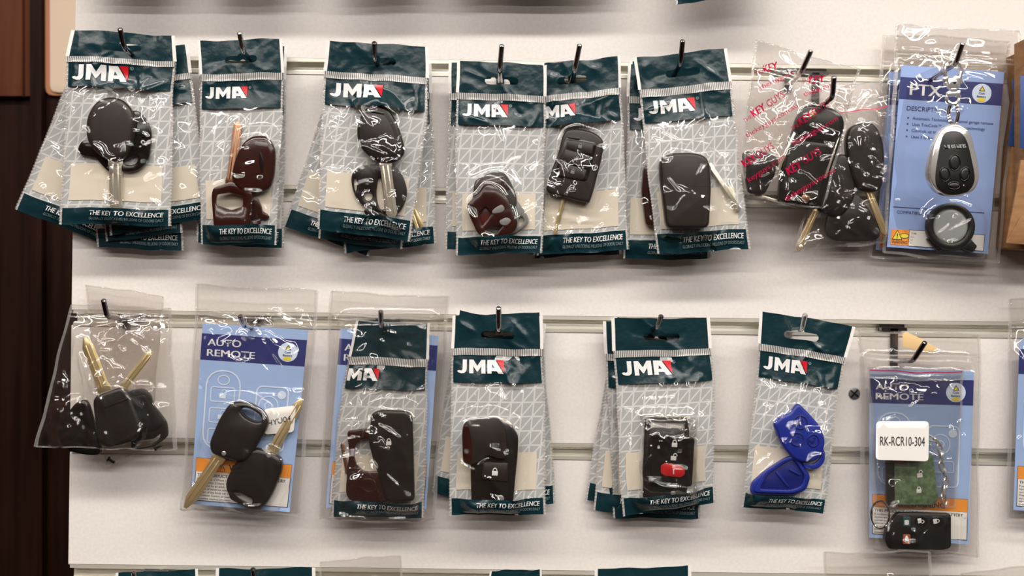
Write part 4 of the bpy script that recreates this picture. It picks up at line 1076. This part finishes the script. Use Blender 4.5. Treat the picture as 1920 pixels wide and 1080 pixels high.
zipbag([(371, 534), (596, 545), (561, 967), (342, 955)], .021, 'clear bag holding two black keys with brass blades over a blue card', 29, [k11a, k11b], puff=5, zipv=.125, creases=26, amp=1.0, hx=.36,
       fixed=[((430, 740), (560, 742), 1.2, 4), ((470, 600), (560, 740), 1.3, 5), ((460, 610), (500, 540), 1.5, 5)])

# --- clear bag with a teal topped pouch inside
card([(638, 616), (822, 630), (799, 955), (611, 952)], .0152, 'blue card mostly hidden behind the teal topped pouch in a clear bag', 'AUTO REMOTE', 30)
k12a = item('remote_key', 'tall black fob with a white padlock sign in the pouch inside the clear bag', 'remote key', [
    P_('case', rq4([(697, 774), (715, 768), (764, 770), (774, 782), (778, 938), (727, 940), (700, 860), (692, 828)], 8), 1.5, 7, BP, bev=2.5, dome=(.8, 7), id='h'),
    lock_icon(729, 828, 1.5, 9.1, 'white_ink', 0, on='h')])
k12b = item('key_shell', 'brown key shell with a curved cut-out beside the tall black fob', 'key shell', [
    P_('shell', spl([(652, 812), (664, 806), (694, 805), (695, 822), (678, 825), (667, 838), (666, 862), (678, 880), (690, 884), (716, 886), (724, 910), (722, 938), (656, 936), (651, 888), (655, 850)]), .6, 5, 'brown_plastic', bev=2, id='s'),
    P_('round_boss', ell(692, 911, 14, 14, 0, 24), 5.4, .5, 'brown_plastic', bev=1, holes=[ell(692, 911, 10, 10, 0, 20)], nob=1, on='s'),
    blade(652, 888, 641, 830, 8, 1, 'copper', 1.8, groove=(0,))])
pouch([(672, 600), (801, 606), (791, 972), (626, 968)], .0186, 'teal topped pouch sealed inside a clear bag over a blue card', 31, [k12a, k12b], lv=(0, .185, .225, .345, .915), logo_x=-.13, noj=True, hang=False, bows=[(0, 0, 0), (.3, -8, 0), (.5, -12, 0), (1, 0, 0)], creases=44, amp=1.3, hx=.3, paper=True,
      fixed=[((690, 780), (770, 830), 1.4, 4), ((720, 880), (770, 930), 1.4, 5)])
zipbag([(622, 547), (841, 558), (814, 977), (599, 974)], .0135, 'outer clear bag holding a blue card and a teal topped pouch', 32, polys=[(rq4([(655, 610), (800, 610), (790, 965), (635, 960)], 6), .0185)], puff=9, zipv=.11, creases=30, amp=1.0, hx=.42)

# --- flip key over a dark cover
k13 = item('flip_key', 'dark flip key fob with one padlock button lying under a dark cover', 'flip key', [
    P_('case', rq4([(884, 800), (932, 784), (958, 796), (972, 816), (971, 848), (962, 942), (884, 942), (882, 860)], 8), .8, 7, BP, bev=2.5, id='h'),
    P_('button', rq4([(906, 867), (953, 868), (952, 903), (903, 898)], 3), 7.8, .9, 'umber_plastic', bev=.8, nob=1, id='b'),
    lock_icon(928, 884, 1.7, 8.7, 'white_ink', 3, on='b'),
    P_('chrome_corner', spl([(938, 784), (950, 787), (962, 797), (958, 801), (946, 794)]), 5, 2.2, 'nickel', bev=.6, nob=1),
    P_('release_stud', ell(938.5, 935, 7, 7, 0, 20), 7.8, 1.2, 'bright_chrome', bev=1.6, nob=1)])
k13b = item('key_shell', 'loose dark cover lying over the upper end of the flip key', 'key shell', [
    P_('cover', spl([(868, 800), (880, 788), (905, 785), (932, 783), (945, 800), (950, 830), (948, 856), (935, 860), (915, 855), (893, 868), (871, 870), (867, 836)]), 8, 2.4, 'umber_plastic', bev=1.8),
    P_('red_side', spl([(868, 804), (878, 800), (884, 830), (883, 864), (871, 868), (868, 836)]), 10.4, .4, 'brown_plastic', bev=.4, nob=1)])
pouch(rq(937, 622, 8.5, 158, 28, 318), .008, 'rear pouch swung towards the clear bags behind the flip key', 33, step=5, puff=3, creases=14)
pouch(rq(935, 620, -4.5, 156, 30, 330), .013, 'rear pouch swung away from the clear bags behind the flip key', 34, step=5, puff=3, creases=14)
pouch([(854, 591), (1011, 593), (1019, 964), (847, 966)], .024, 'front pouch holding the flip key under a loose dark cover', 35, [k13, k13b], lv=(0, .165, .20, .335, .915), bows=[(0, 0, 0), (.4, -2, 3), (1, 0, 0)], creases=30, amp=1.2,
      fixed=[((855, 600), (895, 625), 1.8, 5), ((960, 600), (1000, 650), 1.8, 6), ((930, 720), (978, 850), 1.6, 4), ((860, 720), (890, 790), 1.6, 5), ((890, 735), (910, 770), 1.6, 5), ((950, 740), (960, 800), 1.4, 4)])

# --- remote with a red button
k14 = item('remote_key', 'black card-shaped remote with a red button and white padlock signs', 'remote key', [
    P_('case', rq4([(1221, 812), (1302, 820), (1297, 912), (1215, 907)], 7), 6.5, 4.5, GB, bev=2, id='h'),
    P_('button', rq4([(1239, 873), (1247, 868), (1278, 873), (1284, 880), (1284, 890), (1276, 895), (1246, 892), (1239, 887)], 2), 10.9, 1.0, 'red_button', bev=1, nob=1, id='b'),
    P_('button_mark', bar(1263, 879, 1263, 889, 2), 11.9, .2, 'white_ink', bev=.1, on='b', nob=1),
    lock_icon(1265, 831, 1.6, 11.0, 'white_ink', 4, on='h'), lock_icon(1263, 856, 1.6, 11.0, 'white_ink', 4, True, on='h'), lock_icon(1235, 838, .7, 11.0, 'white_ink', 4, on='h')])
k14b = item('key_tray', 'dark open tray with a pale slot behind the red-buttoned remote', 'key shell', [
    P_('tray', rq4([(1209, 782), (1288, 783), (1292, 806), (1288, 932), (1204, 932), (1206, 840)], 4), .6, 5.5, BP, bev=1.5, holes=[rq4([(1222, 789), (1282, 791), (1284, 803), (1220, 801)], 2)], id='s'),
    P_('slot_lining', rq4([(1220, 787), (1284, 789), (1286, 805), (1218, 803)], 2), .5, 3, 'paper', bev=.6, nob=1),
    P_('chrome_edge', bar(1218, 781, 1290, 783, 4), 3, 3.2, 'nickel', bev=.8, nob=1),
    P_('stud', ell(1262, 925, 5, 5, 0, 16), 6, 1, 'bright_chrome', bev=1.4, nob=1)])
pouch(rq(1232, 634, 9.5, 158, 26, 322), .007, 'pouch swung furthest towards the flip key pouch behind the red-buttoned remote', 36, step=5, puff=3, creases=14)
pouch(rq(1228, 630, 6, 156, 24, 336), .0105, 'pouch between the swung pouch and the front one behind the red-buttoned remote', 37, step=5, puff=2.4, creases=14)
pouch([(1136, 602), (1300, 604), (1310, 972), (1155, 972)], .014, 'rear pouch showing a dark strip below the red-buttoned remote', 38, step=5, puff=2, creases=12)
S14, _ = pouch([(1152, 597), (1325, 596), (1338, 944), (1172, 968)], .024, 'front pouch holding the remote with a red button', 39, [k14, k14b], lv=(0, .165, .20, .335, .91), bows=[(0, 0, 0), (.3, 0, 6), (.8, -2, 0), (1, 0, 0)], creases=30, amp=1.1,
      fixed=[((1200, 750), (1270, 745), 1.4, 5), ((1210, 785), (1220, 900), 1.6, 4), ((1230, 905), (1290, 912), 1.6, 4)])
zipbag([(1203, 776), (1306, 780), (1308, 930), (1200, 932)], .0246, 'small inner clear bag wrapped round the red-buttoned remote', 40, polys=[([(1209, 784), (1300, 784), (1298, 926), (1204, 926)], .0112)], puff=8, zipv=.02, creases=26, amp=.9, step=3)

# --- blue shells
k15a = item('key_shell', 'blue shell half with three round embossed buttons and a key-ring loop', 'key shell', [
    P_('shell', spl([(1494, 757), (1507, 766), (1524, 784), (1538, 802), (1545, 826), (1540, 848), (1528, 862), (1508, 866), (1492, 862), (1476, 848), (1464, 832), (1455, 809), (1450, 794), (1464, 780), (1480, 772)]), 4, 5, 'blue_plastic', bev=2.4, dome=(1.2, 7), id='s'),
    P_('button', ell(1501, 792, 13.5, 13.5, 0, 26), 10.0, .9, 'blue_deep', bev=.8, nob=1, holes=[ell(1501, 792, 11, 11, 0, 24)], id='b1'),
    P_('button', ell(1494.5, 823.5, 13.5, 13.5, 0, 26), 10.0, .9, 'blue_deep', bev=.8, nob=1, holes=[ell(1494.5, 823.5, 11, 11, 0, 24)], id='b2'),
    P_('button', ell(1525, 826, 11.5, 12.5, 0, 26), 10.0, .9, 'blue_deep', bev=.8, nob=1, holes=[ell(1525, 826, 9, 10, 0, 24)], id='b3'),
    lock_icon(1501, 791, 1.5, 10.2, 'blue_deep', 40), lock_icon(1494, 823, 1.5, 10.2, 'blue_deep', 40), lock_icon(1524, 825, 1.5, 10.2, 'blue_deep', 40),
    P_('ring_loop', spl([(1506, 866), (1522, 870), (1536, 860), (1542, 842), (1546, 850), (1544, 866), (1532, 878), (1514, 879), (1506, 873)]), 4, 3.4, 'blue_plastic', bev=1.4),
    P_('side_lug', rq4([(1450, 796), (1462, 790), (1474, 812), (1466, 820), (1456, 818)], 4), 2, 4, 'blue_plastic', bev=1.4)])
k15b = item('key_shell', 'blue hollow shell half lying open at the foot of the pouch', 'key shell', [
    P_('shell', rq4([(1473, 857), (1492, 852), (1505, 871), (1519, 892), (1511, 918), (1487, 928), (1406, 926), (1408, 905), (1434, 882)], 8), .6, 5, 'blue_plastic', bev=2, id='s'),
    P_('cavity', rq4([(1474, 866), (1488, 860), (1508, 892), (1502, 912), (1482, 920), (1422, 918), (1438, 890)], 7), 5.4, .5, 'blue_deep', bev=.5, nob=1, on='s'),
    P_('rim', rq4([(1470, 860), (1491, 854), (1515, 892), (1507, 917), (1484, 925), (1412, 922), (1433, 885)], 8), 5.3, 2.2, 'blue_plastic', bev=1, nob=1, holes=[rq4([(1473, 866), (1488, 860), (1509, 892), (1502, 912), (1482, 919), (1423, 917), (1438, 890)], 7)]),
    P_('inner_rib', bar(1455, 884, 1478, 912, 3.5), 5.6, 1.6, 'blue_plastic', bev=.6, nob=1), P_('inner_rib', bar(1480, 880, 1500, 890, 3.5), 5.6, 1.6, 'blue_plastic', bev=.6, nob=1)])
pouch([(1429, 583), (1597, 611), (1543, 962), (1394, 950)], .021, 'pouch holding two blue shell halves, alone on its hook', 41, [k15a, k15b], lv=(0, .165, .20, .335, .925), bows=[(0, 0, 0), (.2, 4, -8), (.4, 6, -10), (1, 0, 0)], creases=34, amp=1.25, hx=.46,
      fixed=[((1450, 870), (1500, 770), 2.0, 4), ((1400, 900), (1460, 850), 1.4, 5), ((1430, 700), (1470, 790), 1.4, 5), ((1540, 700), (1560, 860), 1.2, 4)])

# --- bag with the white numbered label
card([(1630, 692), (1826, 695), (1817, 1021), (1630, 1008)], .0128, 'blue card behind the white numbered label and the green board', 'AUTO REMOTE', 42)
k16a = item('circuit_board', 'green remote circuit board under the white numbered label', 'circuit board', [
    P_('board', rq4([(1676, 850), (1748, 852), (1759, 935), (1752, 946), (1676, 946)], 6), 2, 3, 'green_board', bev=1, id='b'),
    lock_icon(1724, 888, 1.6, 5.0, 'white_ink', -8, True, on='b'), lock_icon(1723, 918, 1.4, 5.0, 'white_ink', 0, on='b'),
    P_('chip', rrect(1690, 866, 18, 8, 2), 5, .5, 'rust_button', bev=.4, nob=1)])
k16b = item('remote_key', 'black rectangular remote lying sideways at the bottom of the bag', 'remote key', [
    P_('case', rq4([(1681, 960), (1781, 962), (1781, 1026), (1766, 1030), (1664, 1028), (1656, 1012), (1660, 988)], 6), 3, 7, DB, bev=2.4, id='h'),
    P_('button', rrect(1700, 978, 14, 18, 2), 9.9, .9, 'green_button', bev=.7, nob=1, id='b1'), P_('button', rrect(1700, 1011, 14, 18, 2), 9.9, .9, 'rust_button', bev=.7, nob=1, id='b2'),
    P_('car_icon', rq4([(1696, 975), (1704, 975), (1704, 984), (1696, 984)], 1.5), 10.8, .25, 'white_ink', bev=.1, nob=1, on='b1'),
    P_('bell_icon', spl([(1696, 1012), (1700, 1004), (1704, 1012), (1700, 1015)]), 10.8, .25, 'white_ink', bev=.1, nob=1, on='b2'),
    P_('button', ell(1727, 977, 13, 9.5, 0, 24), 9.9, .7, GB, bev=1, nob=1, id='b3'), P_('button', ell(1757, 978, 13, 9.5, 0, 24), 9.9, .7, GB, bev=1, nob=1, id='b4'),
    lock_icon(1727, 976, 1.4, 10.6, 'white_ink', 80, True, on='b3'), lock_icon(1756, 977, 1.4, 10.6, 'white_ink', 80, on='b4')])
k16c = item('key_shell', 'dark shell strip standing beside the green board', 'key shell', [
    P_('strip', rq4([(1660, 862), (1674, 862), (1678, 950), (1662, 952)], 3), 1, 4, BP, bev=1.2)])
t = thing('key_chain', PX(1762, 830, .0205), 'short steel key-ring chain beside the green board', 'chain')
pth = [(1744, 822), (1757, 828), (1763, 842), (1765, 858), (1766, 874), (1772, 890), (1773, 906), (1768, 920), (1770, 936)]
gs = []
for i, (x, y) in enumerate(pth):
    a = math.radians(40 + 70 * (i % 2)); pts = []
    nx, ny = (pth[min(i + 1, 8)][0] - pth[max(i - 1, 0)][0], pth[min(i + 1, 8)][1] - pth[max(i - 1, 0)][1]); L = math.hypot(nx, ny); nx /= L; ny /= L
    for k in range(16):
        th = 2 * PI * k / 16; p, q = 11 * math.cos(th), 5.5 * math.sin(th)
        pts.append(PX(x + nx * p - ny * q * math.cos(a), y + ny * p + nx * q * math.cos(a),   .0210 + q * K * math.sin(a)))
    obj('link', tube(pts, .0009, 7, True), 'bright_chrome', t)
obj('ring', tube(ringpts(1650, 965, 17, 26, .0205, tw=.002), .0008, 8, True), 'chrome', thing('split_ring', PX(1650, 965, .018), 'copper-toned split ring at the lower corner of the bag with the numbered label', 'key ring'))
zipbag([(1628, 690), (1806, 694), (1790, 952), (1640, 948)], .0168, 'inner clear bag with a red stripe holding the green board and chain', 43, [k16a, k16c], puff=3, zipv=.06, redline=.015, creases=40, amp=.6, step=3, wave=.3)
sticker([(1643, 790), (1742, 790), (1741, 865), (1642, 862)], .0312, 'white label with a printed code stuck on the bag of the green board', 'RK-RCR10-304', 18, 84, 0)
zipbag([(1610, 620), (1836, 627), (1831, 1044), (1622, 1031)], .012, 'outer clear bag with the white numbered label and black remote at its foot', 44, [k16b], polys=[(rq4([(1626, 688), (1808, 692), (1792, 954), (1638, 950)], 4), .0165)], puff=7, wave=.4, zipv=.115, creases=34, amp=1.0, hx=.46)

t = thing('tan_patch', PX(1720, 640, .0132), 'small tan scrap in the mouth of the bag with the numbered label', 'paper')
obj('patch', slab([(1692, 626), (1699, 622), (1712, 628), (1729, 636), (1756, 652), (1754, 660), (1722, 657), (1692, 650)], .0124, .0006, .2), 'tan_matte', t)  # flat tan patch just inside the mouth of the bag
# --- bag cut by the edge of the frame
card([(1912, 637), (2095, 642), (2085, 970), (1900, 956)], .0132, 'blue card cut off by the edge of the picture', 'AUTO REMOTE', 45)
zipbag([(1893, 560), (2110, 566), (2082, 988), (1888, 973)], .012, 'clear bag with a blue card cut off by the edge of the picture', 46, puff=6, zipv=.12, creases=20)

# ================================================================== BOTTOM ROW, only the tops in the picture
pouch([(222, 1074), (366, 1067), (378, 1436), (212, 1440)], .030, 'lowest pouch nearest the wooden wall, only its top in view', 50, step=5)
pouch([(412, 1066), (586, 1064), (590, 1430), (408, 1434)], .030, 'second lowest pouch from the wooden wall, only its top in view', 51, step=5)
zipbag([(600, 1052), (750, 1041), (770, 1440), (590, 1440)], .026, 'clear bag standing up between the lowest pouches', 52, puff=5, creases=30, step=4.5, amp=1.4)
pouch([(922, 1070), (1012, 1068), (1024, 1436), (860, 1440)], .028, 'narrow-topped lowest pouch below the flip key pouch', 53, step=5)
pouch([(1121, 1068), (1290, 1061), (1300, 1430), (1125, 1436)], .030, 'lowest pouch below the red-buttoned remote', 54, step=5)
zipbag([(1546, 1036), (1744, 1034), (1750, 1440), (1540, 1440)], .024, 'clear bag just below the bag with the numbered label', 55, puff=5, creases=16, step=5)
zipbag([(1800, 1074), (2010, 1056), (2020, 1460), (1810, 1460)], .026, 'clear bag with a curled mouth in the lower corner away from the wall', 56, puff=6, creases=16, step=5)
# ================================================================== ROW ABOVE, only one lower corner in the picture
pouch([(1250, -360), (1425, -368), (1432, -12), (1272, 8)], .034, 'pouch of the row above, only its lower corner in view', 60, step=5)
for k, (x, dd) in enumerate(((250, .03), (470, .03), (715, .03), (930, .03), (1075, .03))):
    pouch([(x - 82, -372), (x + 82, -372), (x + 84, -27), (x - 84, -24)], dd, 'pouch of the row above hanging just out of the picture', 61 + k, step=9, creases=6)
